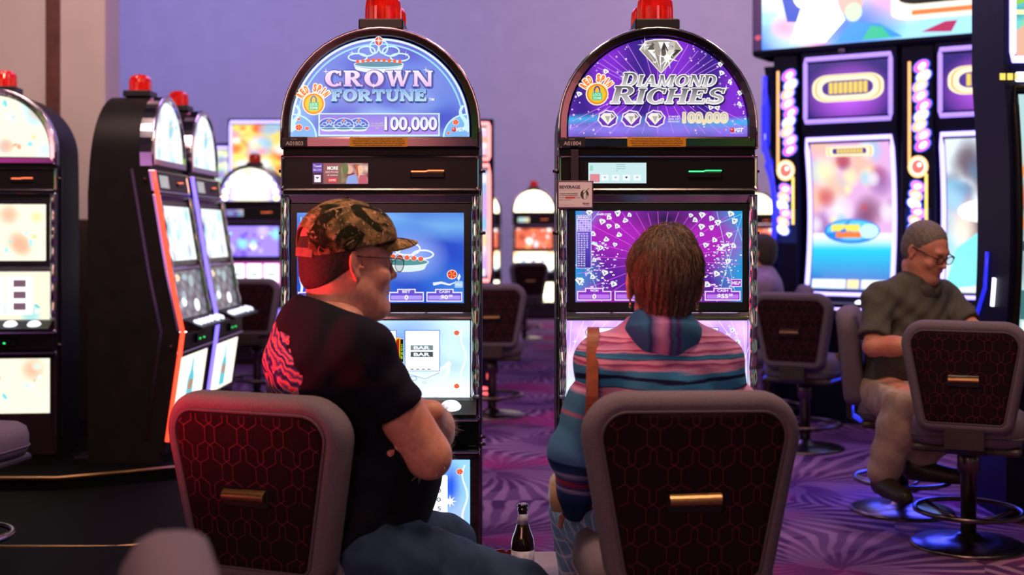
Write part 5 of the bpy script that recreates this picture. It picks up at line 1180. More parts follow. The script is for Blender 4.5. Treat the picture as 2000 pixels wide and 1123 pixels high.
def head_field(H, h=.0028, nk=None, nr=.056, jowl=0., ear=1.):
    m = .17*H.sc; nk = np.array(nk if nk is not None else H.p(0, -.035, -.15), float); f = Field(np.minimum(H.c-m, nk-.09), H.c+m, h); E = lambda *a, **k: H.E(f, *a, **k); C = lambda *a, **k: H.C(f, *a, **k)
    E((0, -.018, .048), (.077, .097, .084)); E((0, .025, .01), (.066, .072, .085), k=.03)
    E((0, .040, -.045), (.052, .056, .062), k=.03); C((-.052, .0, -.055), (-.018, .078, -.100), .020+jowl*.4, .017+jowl*.5, k=.03); C((.052, .0, -.055), (.018, .078, -.100), .020+jowl*.4, .017+jowl*.5, k=.03)
    E((0, .086, -.098), (.021, .016, .015), k=.02)
    C((-.030, .088, .030), (.030, .088, .030), .011, .011, k=.02); E((-.040, .066, -.028), (.026, .024, .022), k=.02); E((.040, .066, -.028), (.026, .024, .022), k=.02)
    for s_ in (-1, 1): E((s_*.032, .100, .010), (.017, .013, .010), k=.012, sub=True)
    for s_ in (-1, 1): E((s_*.031, .082, .009), (.0135, .0125, .0125), k=.004); C((s_*.044, .086, .002), (s_*.020, .094, .0), .0035, .0035, k=.006)
    C((0, .094, .022), (0, .112, -.020), .0075, .010, k=.012); E((0, .114, -.024), (.0115, .012, .010), k=.008); 
    for s_ in (-1, 1): E((s_*.011, .104, -.028), (.0075, .010, .0075), k=.006); E((s_*.007, .109, -.0345), (.0035, .004, .004), k=.003, sub=True)
    E((0, .088, -.050), (.030, .014, .018), k=.015); E((0, .099, -.056), (.022, .0075, .0048), k=.005); E((0, .098, -.066), (.019, .0075, .0055), k=.005); C((-.022, .099, -.0608), (.022, .099, -.0608), .0022, .0022, k=.003, sub=True)
    if jowl: E((0, .045, -.105), (.045, .045, .022+jowl), k=.03)
    f.cone(H.p(0, -.030, -.03), nk, nr*H.sc, nr+.004, .03); f.cone(H.p(0, .015, -.06), np.array(nk)+H.R@V3(0, .02, .01), (nr-.010+jowl), nr-.008+jowl*.5, .035)
    for s_ in (-1, 1):
        T = Matrix.Rotation(s_*.42, 3, 'Z') @ Matrix.Rotation(.18, 3, 'X'); x = s_*.080*(1+(ear-1)*.5)
        E((x, -.014, .002), (.0075*ear, .0185*ear, .031*ear), k=.006, tilt=T); E((x, -.008, -.026), (.006, .010, .011), k=.006, tilt=T)
        E((x+s_*.0065, -.010, .006), (.006, .0115, .022), k=.003, sub=True, tilt=T); E((x+s_*.003, -.014, .008), (.004, .005, .013), k=.004, tilt=T)
        E((x+s_*.004, .002, -.006), (.004, .005, .005), k=.004)
    return f
def hand(f, w, d, n, curl=.5, sc=1., spread=.12, thumb=1, curls=None):       # wrist, direction, palm normal
    w = np.array(w, float); d = np.array(d, float); d /= np.linalg.norm(d); n = np.array(n, float); n -= d*(n@d); n /= np.linalg.norm(n); s = np.cross(d, n)*thumb
    f.cone(w, w+d*.03*sc, .026*sc, .030*sc, .015)
    for k in (-.024, -.008, .008, .024): f.cone(w+d*.02*sc+s*k*.7*sc, w+d*.088*sc+s*k*sc, .016*sc, .0125*sc, .012)
    for i, (k, L) in enumerate(((-.027, .062), (-.009, .078), (.009, .084), (.027, .074))):
        c = (curls[i] if curls else curl); p = w+d*.088*sc+s*k*sc; dd = d+s*k*spread*30*.12; dd /= np.linalg.norm(dd); ang = 0; r = .0095
        for seg, q in enumerate((.46, .30, .24)):
            ang += c*(.9 if seg else .7); v = dd*math.cos(ang)+n*math.sin(ang); e = p+v*L*q*sc; f.cone(p, e, r*sc, (r-.0009)*sc, .004); p = e; r -= .0009
    p = w+d*.025*sc+s*.024*sc; v = d*.65+s*.75+n*.15; v /= np.linalg.norm(v); e = p+v*.040*sc; f.cone(p, e, .014*sc, .011*sc, .010); v2 = d*.85+s*.25+n*.45; v2 /= np.linalg.norm(v2); e2 = e+v2*.030*sc; f.cone(e, e2, .0108*sc, .0098*sc, .004); f.cone(e2, e2+v2*.024*sc, .0098*sc, .0085*sc, .003)
def torso(f, J, g=0., k=.05, low=True):
    a = J['yaw']; F_, R_ = fwd(a), rgt(a); Rm = np.stack([R_, F_, V3(0, 0, 1)], 1); P = np.array(J['pelvis']); Cc = np.array(J['chest']); w = J.get('w', 1.); bel = J.get('belly', 0.)
    f.ell(P+V3(0, 0, .02), V3(.165*w+g, .12+g, .125+g), Rm, k)
    mid = (P+Cc)/2; f.ell(mid+F_*bel*.5, V3(.150*w+g+bel*.35, .115+g+bel, .17+g), Rm, k)
    f.ell(Cc, V3(.160*w+g, .115+g, .165+g), Rm, k)
    if bel: f.ell(P*.62+Cc*.38+F_*bel*.9, V3(.145*w+g, .11+g+bel*.3, .12+g), Rm, k)
    for s_, sh in ((1, 'shR'), (-1, 'shL')):
        S_ = np.array(J[sh]); f.cone(Cc+V3(0, 0, .08)+R_*s_*.05, S_, .085+g, .055+g, k); f.cone(np.array(J['neck'])+V3(0, 0, -.01), S_+V3(0, 0, .012), .045+g, .036+g, k*.8)
    f.cone(Cc, np.array(J['neck'])-V3(0, 0, .03), .09+g, .055+g, k)
def arm(f, sh, el, wr, ra=.046, rb=.037, rc=.034, rd=.026, k=.02, g=0.):
    f.cone(sh, el, ra+g, rb+g, k); sh, el, wr = map(np.array, (sh, el, wr)); f.cone(el, el+(wr-el)*.35, rb+g, rc+.004+g, k); f.cone(el+(wr-el)*.3, wr, rc+.004+g, rd+g, k)
def leg(f, hip, kn, an, g=0., r=(.090, .066, .056, .040), k=.03):
    hip, kn, an = map(np.array, (hip, kn, an)); f.cone(hip, kn, r[0]+g, r[1]+g, k); f.cone(kn, kn+(an-kn)*.4, r[1]*.92+g, r[2]+.006+g, k); f.cone(kn+(an-kn)*.35, an, r[2]+.004+g, r[3]+g, k)
def shoe(f, an, a, k=.02):
    an = np.array(an, float); F_ = fwd(a); f.cone(an+V3(0, 0, -.03)-F_*.04, an+V3(0, 0, -.06)+F_*.02, .042, .040, k); f.cone(an+V3(0, 0, -.065)-F_*.045, an+V3(0, 0, -.072)+F_*.16, .035, .034, k); f.cone(an+V3(0, 0, -.05)+F_*.02, an+V3(0, 0, -.07)+F_*.13, .040, .034, k)
    f.plane(an+V3(0, 0, -.100), (0, 0, -1))

def cut_sleeve(f, c, n, rad, depth=.12):
    n = n/np.linalg.norm(n); c = np.array(c); sl, (X, Y, Z) = f.win(c-rad-depth, c+rad+depth); d = (X-c[0])*n[0]+(Y-c[1])*n[1]+(Z-c[2])*n[2]; q = c+n*depth*.5
    dist = np.sqrt((X-q[0])**2+(Y-q[1])**2+(Z-q[2])**2); f.F[sl] = np.where((d > 0) & (dist < rad), np.maximum(f.F[sl], d), f.F[sl])
def merge(f, g, k):
    h = np.clip(.5+.5*(f.F-g.F)/k, 0, 1); f.F = (f.F*(1-h)+g.F*h-k*h*(1-h)).astype(np.float32)
def skinmat(name, c, blot='#b8463c'):
    m = mat(name, c, .5, 0, .12, 60, .15); nt = m.node_tree; N = nt.nodes; L = nt.links; b = N['Principled BSDF']; b.inputs['Subsurface Weight'].default_value = .12; b.inputs['Subsurface Radius'].default_value = (.02, .008, .004)
    n = N.new('ShaderNodeTexNoise'); n.inputs['Scale'].default_value = 9; n.inputs['Detail'].default_value = 5; r = N.new('ShaderNodeValToRGB'); r.color_ramp.elements[0].position = .5; r.color_ramp.elements[1].position = .75
    tc = N.new('ShaderNodeTexCoord'); L.new(tc.outputs['Object'], n.inputs['Vector']); L.new(n.outputs['Fac'], r.inputs[0]); x = N.new('ShaderNodeMix'); x.data_type = 'RGBA'
    x.inputs[7].default_value = (*lin(blot), 1); L.new(b.inputs['Base Color'].links[0].from_socket, x.inputs[6]); mu = N.new('ShaderNodeMath'); mu.operation = 'MULTIPLY'; mu.inputs[1].default_value = .45; L.new(r.outputs[0], mu.inputs[0]); L.new(mu.outputs[0], x.inputs[0]); L.new(x.outputs[2], b.inputs['Base Color'])
    return m
M['skin'] = skinmat('fair_ruddy_skin', '#d0917c')
M['skin2'] = skinmat('tan_skin', '#c98770')
M['navy'] = mat('navy_cotton', (.006, .006, .014), .9, 0, .25, 200, .3, spec=.15)
M['denim'] = mat('blue_denim', (.024, .050, .105), .85, 0, .35, 14, .4, spec=.15)
M['olive'] = mat('olive_knit', (.085, .082, .070), .9, 0, .2, 160, .3, spec=.1)
M['khaki'] = mat('khaki_cotton', (.42, .31, .24), .85, 0, .15, 30, .3)
M['shoe'] = mat('dark_brown_leather', (.025, .016, .012), .45)
M['hair_grey'] = mat('short_grey_hair', (.15, .125, .115), .75, 0, .5, 160, .8)
M['hair_dark'] = mat('short_brown_hair', (.026, .016, .013), .75, 0, .5, 160, .8)
M['hair_base'] = mat('brown_hair_mass', (.052, .024, .014), .6, 0, .55, 70, .6)
for i, c in enumerate([(.060, .024, .013), (.19, .085, .036), (.34, .22, .15), (.022, .011, .008)]): M['strand%d' % i] = mat(['brown_hair_strand', 'auburn_hair_strand', 'light_hair_strand', 'dark_hair_strand'][i], c, .42, 0, .2, 30, spec=.6)
M['wire'] = mat('glasses_wire', (.05, .03, .03), .3, .8)
M['lens'] = mat('clear_lens', (.95, .95, .95), .03, 0, 0, trans=1.)
M['gold'] = mat('gold_earring', (.8, .5, .2), .2, 1)
M['white_hair'] = mat('white_stubble', (.62, .58, .58), .8)

# camouflage, striped shirt, back print
def noise_cam():
    m = bpy.data.materials.new('woodland_camouflage'); m.use_nodes = True; nt = m.node_tree; N = nt.nodes; L = nt.links; b = N['Principled BSDF']; b.inputs['Roughness'].default_value = .9; b.inputs['Specular IOR Level'].default_value = .1
    tc = N.new('ShaderNodeTexCoord')
    def nz(sc, det=6, dist=0., off=0):
        mp_ = N.new('ShaderNodeMapping'); mp_.inputs['Location'].default_value = (off, off*1.3, -off); L.new(tc.outputs['Object'], mp_.inputs[0]); n = N.new('ShaderNodeTexNoise'); n.inputs['Scale'].default_value = sc; n.inputs['Detail'].default_value = det; n.inputs['Distortion'].default_value = dist; L.new(mp_.outputs[0], n.inputs['Vector']); return n.outputs['Fac']
    def mask(o, p, w=.02):
        r = N.new('ShaderNodeValToRGB'); r.color_ramp.elements[0].position = p; r.color_ramp.elements[1].position = p+w; L.new(o, r.inputs[0]); return r.outputs[0]
    def mx(f, a, c):
        x = N.new('ShaderNodeMix'); x.data_type = 'RGBA'; L.new(f, x.inputs[0])
        for i, v in ((6, a), (7, c)):
            if isinstance(v, tuple): x.inputs[i].default_value = (*v, 1)
            else: L.new(v, x.inputs[i])
        return x.outputs[2]
    c = mx(mask(nz(22, 8, .6), .45, .12), (.11, .070, .032), (.27, .155, .070))
    c = mx(mask(nz(16, 3, 1.2, 3.1), .56, .03), c, (.40, .22, .12))
    c = mx(mask(nz(12, 5, 1., 7.7), .54, .05), c, (.012, .012, .006))
    c = mx(mask(nz(26, 6, 2.5, 1.9), .60, .02), c, (.36, .21, .13))
    c = mx(mask(nz(45, 6, 3, 5.9), .60, .03), c, (.035, .042, .014))
    L.new(c, b.inputs['Base Color']); bp = N.new('ShaderNodeBump'); bp.inputs['Strength'].default_value = .3; bp.inputs['Distance'].default_value = .002; L.new(nz(300, 2), bp.inputs['Height']); L.new(bp.outputs[0], b.inputs['Normal']); return m
M['camo'] = noise_cam()
def stripes(name, stops, zlo, zhi, warp=.03, sx=1.4, tilt=0.):
    m = bpy.data.materials.new(name); m.use_nodes = True; nt = m.node_tree; N = nt.nodes; L = nt.links; b = N['Principled BSDF']; b.inputs['Roughness'].default_value = .85; b.inputs['Specular IOR Level'].default_value = .15
    tc = N.new('ShaderNodeTexCoord'); sp = N.new('ShaderNodeSeparateXYZ'); L.new(tc.outputs['Object'], sp.inputs[0])
    mp_ = N.new('ShaderNodeMapping'); mp_.inputs['Scale'].default_value = (sx, sx, 9); L.new(tc.outputs['Object'], mp_.inputs[0]); n = N.new('ShaderNodeTexNoise'); n.inputs['Scale'].default_value = 2.2; n.inputs['Detail'].default_value = 5; L.new(mp_.outputs[0], n.inputs['Vector'])
    def ma(op, a, c):
        x = N.new('ShaderNodeMath'); x.operation = op
        for i, v in enumerate((a, c)):
            if isinstance(v, (int, float)): x.inputs[i].default_value = v
            else: L.new(v, x.inputs[i])
        return x.outputs[0]
    z = ma('ADD', sp.outputs['Z'], ma('MULTIPLY', ma('SUBTRACT', n.outputs['Fac'], .5), warp)); z = ma('ADD', z, ma('MULTIPLY', sp.outputs['X'], tilt))
    r = N.new('ShaderNodeValToRGB'); L.new(ma('DIVIDE', ma('SUBTRACT', z, zlo), zhi-zlo), r.inputs[0])
    e = r.color_ramp.elements
    while len(e) > 1: e.remove(e[-1])
    e[0].position = stops[0][0]; e[0].color = (*lin(stops[0][1]), 1)
    for p, c in stops[1:]: q = e.new(p); q.color = (*lin(c), 1)
    n3 = N.new('ShaderNodeTexNoise'); n3.inputs['Scale'].default_value = 400; L.new(tc.outputs['Object'], n3.inputs['Vector']); bp = N.new('ShaderNodeBump'); bp.inputs['Strength'].default_value = .25; bp.inputs['Distance'].default_value = .002; L.new(n3.outputs['Fac'], bp.inputs['Height']); L.new(bp.outputs[0], b.inputs['Normal'])
    L.new(r.outputs[0], b.inputs['Base Color']); return m
pk, pk2, tl, tl2, nv, mg = '#d99cc4', '#b880b4', '#3f8fc0', '#2a6aa0', '#1c1e4a', '#8a2a70'
st = [(0, '#28508c'), (.2, tl), (.43, pk), (.54, tl), (.55, pk), (.600, pk), (.61, nv), (.62, tl), (.67, tl), (.680, nv), (.70, nv), (.71, tl), (.745, tl), (.755, pk), (.775, mg), (.785, pk), (.80, pk), (.81, nv), (.82, tl), (.845, tl2), (.855, pk), (.872, mg), (.882, pk), (.905, pk2), (.915, mg), (.923, pk), (.955, mg), (.962, pk), (1, pk2)]
M['striped'] = stripes('striped_cotton', st, .70, 1.075, .075)
st2 = [(0, '#1c2c5c'), (.10, '#2c4c8c'), (.13, '#b8b0d8'), (.15, '#2c4c8c'), (.19, '#c03a60'), (.22, '#2c4c8c'), (.26, '#a8a8d8'), (.28, '#26447c'), (.34, '#1a2c58'), (.36, '#4c78b0'), (.5, '#3c6a98'), (.66, '#44789c'), (.68, '#b06080'), (.7, '#44749c'), (.8, '#3c6a94'), (.84, pk), (.87, mg), (.9, pk), (1, pk)]
M['sleeve'] = stripes('striped_sleeve_cotton', st2, .66, 1.03, .03, tilt=.25)
M['collar'] = stripes('striped_collar_cotton', [(0, '#205080'), (.3, '#2c6a9c'), (.36, '#1c3c6c'), (.44, '#8a78b4'), (.5, '#b48ac0'), (.58, '#a87ab4'), (.63, '#5a2a78'), (.68, '#3c6a98'), (.75, '#5a2a70'), (.8, '#3c6c98'), (1, '#3a7090')], 0, 1)
def collar_fix(m, xlo, xhi):          # stripes run up the collar: use X instead of Z
    nt = m.node_tree; sp = [n for n in nt.nodes if n.type == 'SEPXYZ'][0]
    for l in list(nt.links):
        if l.from_node == sp and l.from_socket.name == 'Z': to = l.to_socket; nt.links.remove(l); nt.links.new(sp.outputs['X'], to)
    d = [n for n in nt.nodes if n.type == 'MATH' and n.operation == 'SUBTRACT' and not n.inputs[0].is_linked is True or (n.type == 'MATH' and n.operation == 'SUBTRACT' and n.inputs[1].default_value == 0)]
    for n in nt.nodes:
        if n.type == 'MATH' and n.operation == 'DIVIDE':
            n.inputs[1].default_value = xhi-xlo; s_ = n.inputs[0].links[0].from_node; s_.inputs[1].default_value = xlo
collar_fix(M['collar'], .27, .44)

# ======================= the man in the cap
HM = Head((-.412, 3.075, 1.232), math.radians(60), math.radians(2), 0, 1.08)
JM = dict(yaw=math.radians(62), pelvis=(-.425, 3.09, .57), chest=(-.445, 3.085, .93), neck=(-.445, 3.05, 1.115), shR=(-.362, 2.935, 1.030), shL=(-.535, 3.235, 1.04), w=1.05, belly=.085)
elR, wrR = V3(-.200, 2.985, .765), V3(-.255, 3.18, .83); elL, wrL = V3(-.205, 3.285, .775), V3(-.205, 3.15, .850)
man = thing('person', 'person in camouflage cap and dark navy t-shirt, seated with arms crossed', 'person', (-.43, 3.09, 0), 0)
LM = [((-.36, 3.00, .535), (.015, 3.05, .405), (-.02, 3.02, .15)), ((-.40, 3.18, .54), (-.19, 3.40, .44), (-.24, 3.46, .15))]
f = Field((-.72, 2.80, .0), (.22, 3.66, 1.20), .0056)
torso(f, JM); arm(f, JM['shR'], elR, wrR, .052, .050, .044, .030); arm(f, JM['shL'], elL, wrL, .052, .048, .046, .031)
f.cone(elR+V3(-.015, 0, .02), elR+V3(-.085, -.015, .14), .050, .057, .03)
for l in LM: leg(f, *l)
f.cone(HM.p(0, -.03, -.09), JM['neck'], .066, .070, .03)
hand(f, wrL, V3(-.6, -.06, .02), V3(-.1, .6, -.5), sc=.92, curls=[.25, .3, .35, .5], thumb=-1)
hand(f, wrR, V3(-.35, .3, -.1), V3(0, -.9, -.2), sc=.92, curl=.4)
for a, b_ in ((V3(-.250, 3.005, .905), V3(-.240, 2.955, .890)), (V3(-.233, 3.01, .880), V3(-.224, 2.957, .866))): f.cone(a, b_, .0105, .0105, .004)
f.cone(V3(-.262, 3.00, .80), V3(-.293, 2.935, .782), .0115, .011, .004)
sdf_obj('body', 'skin', man, [f, head_field(HM, .0029, nk=JM['neck'], nr=.064, jowl=.007)], 2)
# t-shirt
f = Field((-.74, 2.78, .46), (.0, 3.46, 1.20), .0056)
torso(f, JM, .016, .06)
f.cone(JM['pelvis'], V3(*JM['pelvis'])+V3(0, 0, .15), .185, .19, .05)
bk_ = -fwd(JM['yaw']); f.ell(V3(-.47, 3.04, .99)+bk_*.035, (.155, .10, .155), np.stack([rgt(JM['yaw']), fwd(JM['yaw']), V3(0, 0, 1)], 1), .06)
vR = (elR-V3(*JM['shR'])); vL = (elL-V3(*JM['shL'])); sR = V3(*JM['shR'])
fs = Field((-.74, 2.78, .46), (.0, 3.46, 1.20), .0056); fs.cone(sR, sR+vR*.74, .070, .069, .03); fs.cone(V3(*JM['shL']), V3(*JM['shL'])+vL*.62, .066, .066, .03)
F_ = fwd(JM['yaw']); f.ell(V3(*JM['pelvis'])+F_*.10+V3(0, 0, .09), (.15, .135, .12), np.stack([rgt(JM['yaw']), F_, V3(0, 0, 1)], 1), .06)
nm = vR/np.linalg.norm(vR)
def folds(F_dir, amp=.0035):
    return lambda X, Y, Z: (amp*np.sin((Z*46+X*22+Y*9)+1.8*np.sin(X*13+Z*9))*np.clip((Z-.5)*4, .3, 1)+amp*.7*np.sin(X*70-Z*52+2*np.sin(Z*17))).astype(np.float32)
cut_sleeve(fs, sR+vR*.55, nm, .16); merge(f, fs, .03)
f.warp(folds(None, .0028))
f.plane(V3(*JM['neck'])+V3(0, 0, .008), fwd(JM['yaw'])*.45+V3(0, 0, 1))
M['print_back'] = M['navy']
def backprint():
    m = mat('navy_cotton_with_back_print', (.006, .006, .014), .9, 0, .25, 200, .3, spec=.15); nt = m.node_tree; N = nt.nodes; L = nt.links; b = N['Principled BSDF']
    tc = N.new('ShaderNodeTexCoord'); sp = N.new('ShaderNodeSeparateXYZ'); L.new(tc.outputs['Object'], sp.inputs[0])
    def ma(op, a, c=None):
        x = N.new('ShaderNodeMath'); x.operation = op
        for i, v in enumerate((a, c)):
            if v is None: continue
            if isinstance(v, (int, float)): x.inputs[i].default_value = v
            else: L.new(v, x.inputs[i])
        return x.outputs[0]
    n = N.new('ShaderNodeTexNoise'); n.inputs['Scale'].default_value = 14; n.inputs['Detail'].default_value = 5; n.inputs['Distortion'].default_value = 1.; L.new(tc.outputs['Object'], n.inputs['Vector'])
    wv = N.new('ShaderNodeTexWave'); wv.inputs['Scale'].default_value = 7; wv.inputs['Distortion'].default_value = 11; wv.inputs['Detail'].default_value = 3; wv.inputs['Detail Scale'].default_value = 1.6; mp_ = N.new('ShaderNodeMapping'); mp_.inputs['Rotation'].default_value = (.3, .9, .4); L.new(tc.outputs['Object'], mp_.inputs[0]); L.new(mp_.outputs[0], wv.inputs['Vector'])
    r = N.new('ShaderNodeValToRGB'); e = r.color_ramp.elements; e[0].position = 0; e[0].color = (.01, .015, .06, 1); e[1].position = 1; e[1].color = (.03, .05, .22, 1)
    for p, c in ((.22, (.08, .10, .32)), (.34, (.45, .33, .40)), (.44, (.50, .03, .05)), (.58, (.55, .05, .06)), (.66, (.50, .36, .38)), (.76, (.10, .12, .35)), (.86, (.28, .12, .14))): q = e.new(p); q.color = (*c, 1)
    L.new(wv.outputs['Fac'], r.inputs[0])
    # print covers the centre of the back: distance along the facing direction behind the spine
    fx, fy = math.sin(JM['yaw']), math.cos(JM['yaw'])
    rx, ry = math.cos(JM['yaw']), -math.sin(JM['yaw'])
    back = ma('ADD', ma('MULTIPLY', sp.outputs['X'], -fx), ma('MULTIPLY', sp.outputs['Y'], -fy)); side = ma('ADD', ma('MULTIPLY', sp.outputs['X'], rx), ma('MULTIPLY', sp.outputs['Y'], ry))
    o = np.array(JM['chest']); bo = -(o[0]*fx+o[1]*fy); so = o[0]*rx+o[1]*ry
    side0 = ma('SUBTRACT', side, float(so)); zz = ma('SUBTRACT', sp.outputs['Z'], .92)
    dd = ma('SQRT', ma('ADD', ma('POWER', ma('ABSOLUTE', ma('DIVIDE', side0, .15)), 2.), ma('POWER', ma('ABSOLUTE', ma('DIVIDE', zz, .17)), 2.)))
    dd = ma('ADD', dd, ma('MULTIPLY', ma('SUBTRACT', n.outputs['Fac'], .5), .5)); m1 = ma('LESS_THAN', dd, 1.); m2 = ma('GREATER_THAN', back, float(bo)+.02)
    x = N.new('ShaderNodeMix'); x.data_type = 'RGBA'; L.new(ma('MULTIPLY', m1, m2), x.inputs[0]); L.new(b.inputs['Base Color'].links[0].from_socket, x.inputs[6]); L.new(r.outputs[0], x.inputs[7]); L.new(x.outputs[2], b.inputs['Base Color']); return m
M['print_back'] = backprint()
sh = sdf_obj('tshirt', 'print_back', man, [f], 2); sh.location = -man.location; sh['label'] = 'dark navy t-shirt with red, white and blue print on the back'
f = Field((-.62, 2.86, .10), (.22, 3.64, .76), .007)
torso(f, dict(JM, belly=.05), .014, .05)
for l in LM: leg(f, *l, g=.022)
f.plane((0, 0, .63), (0, 0, 1)); f.plane((0, 0, .17), (0, 0, -1)); f.warp(lambda X, Y, Z: (.002*np.sin(X*38+Z*60+2*np.sin(Y*20+X*11))+.0016*np.sin(X*90+Y*60-Z*30)).astype(np.float32))
sdf_obj('jeans', 'denim', man, [f], 2)
f = Field((-.25, 2.95, -.01), (.30, 3.66, .22), .008); shoe(f, (.0, 3.02, .11), 1.4); shoe(f, (-.22, 3.46, .11), .8); f.plane((0, 0, .004), (0, 0, -1)); sdf_obj('shoes', 'shoe', man, [f], 1)
# cap: crown, strap, brim
def shell_cap(H, h=.003):
    m = .24*H.sc; f = Field(H.c-V3(m, m, .12), H.c+m, h); H.E(f, (0, -.008, .050), (.0925, .116, .102), k=.01); H.E(f, (0, .060, .055), (.074, .050, .070), k=.03)
    f.plane(H.p(0, -.02, .034), H.R@V3(0, .22, -1)); H.E(f, (0, -.008, .045), (.087, .110, .096), k=.002, sub=True)
    H.E(f, (0, -.118, .046), (.038, .045, .036), k=.003, sub=True)
    return f
sdf_obj('cap_crown', 'camo', man, [shell_cap(HM)], 1).name = 'cap'
cap = [c for c in man.children if c.name.startswith('cap')][-1]
b = MB(); n = 18; top = []; bot = []
for j in range(8):
    v = j/7; ra = []; 
    for i in range(n+1):
        q = PI*(.10+.80*i/n); x = .079*math.cos(q)*(1-.06*v); y0 = .098*math.sin(q)*.9; y = y0+v*(.080*math.sin(q)**.6+.006); z = .064-.004*v-5.2*x*x*(.6+.4*v)+.004*math.sin(PI*v)
        ra.append((x, y, z))
    top.append(ra)
L1 = [[HM.p(*p) for p in r] for r in top]; L2 = [[HM.p(p[0], p[1], p[2]-.0035) for p in r] for r in top]
b.loft(L1, 0, closed=False, smooth=True); b.loft(L2, 0, closed=False, smooth=True)
b.loft([L1[-1], L2[-1]], 0, closed=False); o = b.build('cap_brim', 'camo', cap)
b = MB(); pts = [(.088*math.sin(a), -.010-.1095*math.cos(a), .026-.004*abs(a)) for a in np.linspace(-.55, .55, 12)]
b.loft([[HM.p(x, y, z-.010), HM.p(x*1.03, y*1.02, z-.010), HM.p(x*1.03, y*1.02, z+.010), HM.p(x, y, z+.010)] for x, y, z in pts], 0, caps=True); M['tan_strap'] = mat('tan_strap', (.22, .12, .09), .8, 0, .2, 80); o = b.build('cap_strap', 'tan_strap', cap)
b = MB(); b.ell(HM.p(0, -.008, .153), (.006, .006, .004)); b.build('cap_button', 'camo', cap)
# short hair below the cap
f = Field(HM.c-V3(.16, .16, .12), HM.c+V3(.16, .16, .10), .003); HM.E(f, (0, -.024, .030), (.0800, .0955, .092), k=.01); HM.E(f, (0, -.050, -.030), (.062, .060, .045), k=.03)
f.plane(HM.p(0, -.008, 0), HM.R@V3(0, 1, .12)); f.plane(HM.p(0, -.08, -.052), HM.R@V3(0, .75, -1)); sdf_obj('hair', 'hair_dark', man, [f], 2)
def glasses(H, par, rim=.0011, lensw=.024, gy=.117):
    b = MB()
    for s_ in (-1, 1):
        b.tube([H.p(s_*.033+lensw*math.cos(2*PI*k/24), .0+gy, .004+.019*math.sin(2*PI*k/24)) for k in range(24)], rim, 0, 6, closed=True)
        b.tube([H.p(s_*(.033+lensw), gy, .012), H.p(s_*.074, .100, .016), H.p(s_*.083, .03, .018), H.p(s_*.084, -.012, .020), H.p(s_*.082, -.030, .004)], rim*1.25, 0, 6)
    b.tube([H.p(-.010, gy+.001, .008), H.p(0, gy+.004, .012), H.p(.010, gy+.001, .008)], rim, 0, 6); g_ = b.build('glasses', 'wire', par); g_.location = -par.location
    b = MB()
    for s_ in (-1, 1): b.loft([[H.p(s_*.033+lensw*.97*math.cos(2*PI*k/20), gy-.0005+dy, .004+.0185*math.sin(2*PI*k/20)) for k in range(20)] for dy in (0, .001)], 0, caps=True)
    b.build('lenses', 'lens', g_)
glasses(HM, man)
for c in list(cap.children): c.location = (0, 0, 0)
# stubble along the jaw and forearm hair
def curve_mesh(cu, name):
    t_ = bpy.data.objects.new('t', cu); COL.objects.link(t_); bpy.context.view_layer.update()
    me = bpy.data.meshes.new_from_object(t_.evaluated_get(bpy.context.evaluated_depsgraph_get())); bpy.data.objects.remove(t_); bpy.data.curves.remove(cu)
    me.name = name; o = bpy.data.objects.new(name, me); COL.objects.link(o); o['kind'] = 'stuff'; return o
def hairs(name, parent, roots, m, r=.0003, L=.006):
    cu = bpy.data.curves.new(name, 'CURVE'); cu.dimensions = '3D'; cu.bevel_depth = r; cu.bevel_resolution = 0; cu.resolution_u = 1
    for p, d in roots:
        s = cu.splines.new('POLY'); s.points.add(2); p = np.array(p)
        for i in range(3): q = p+d*L*i/2+V3(0, 0, -.15*L*(i/2)**2); s.points[i].co = (*q, 1); s.points[i].radius = 1-.4*i
    cu.materials.append(M[m]); o = curve_mesh(cu, name); o.parent = parent; o.location = -parent.location; return o
rs = np.random.RandomState(5); roots = []
dR = wrL-elL; 
for k in range(1500):
    t_ = rs.rand(); c = elL+dR*t_; v = rs.randn(3); v -= dR*(v@dR)/(dR@dR); v /= np.linalg.norm(v); roots.append((c+v*(.048-.014*t_), v*.8+rs.randn(3)*.5+dR/np.linalg.norm(dR)*.4))
vRf = (elR-sR)
for k in range(500):
    t_ = .75+.35*rs.rand(); c = sR+vRf*t_; v = rs.randn(3); v -= vRf*(v@vRf)/(vRf@vRf); v /= np.linalg.norm(v); roots.append((c+v*.05, v*.7+rs.randn(3)*.5))
hairs('arm_hair', man, roots, 'white_hair', .00022, .014)

# ======================= the woman in the striped shirt
HW = Head((.374, 3.03, 1.177), math.radians(0), math.radians(8), math.radians(2), .97)
JW = dict(yaw=math.radians(2), pelvis=(.395, 3.10, .57), chest=(.372, 3.05, .90), neck=(.368, 3.02, 1.075), shR=(.495, 3.035, .985), shL=(.230, 3.03, .985), w=.84, belly=.02)
eL, wL, eR, wR = V3(.150, 3.01, .770), V3(.165, 3.18, .590), V3(.60, 3.06, .76), V3(.52, 3.30, .64)
wom = thing('person', 'person with short brown hair in a blue and pink striped shirt, seated', 'person', (.37, 3.08, 0), 0)
LW = [((.30, 3.10, .555), (.190, 3.40, .530), (.245, 3.46, .16)), ((.46, 3.12, .555), (.56, 3.50, .54), (.54, 3.52, .16))]
f = Field((.02, 2.84, 0), (.74, 3.74, 1.16), .006)
torso(f, JW); arm(f, JW['shL'], eL, wL, .044, .038, .034, .024); arm(f, JW['shR'], eR, wR, .044, .038, .034, .024)
for l in LW: leg(f, *l)
hand(f, wL, V3(.03, .10, -.05), V3(0, -.1, -1), sc=.86, curl=.25, thumb=1); hand(f, wR, V3(-.05, .10, -.02), V3(0, 0, -1), sc=.86, curl=.25, thumb=-1)
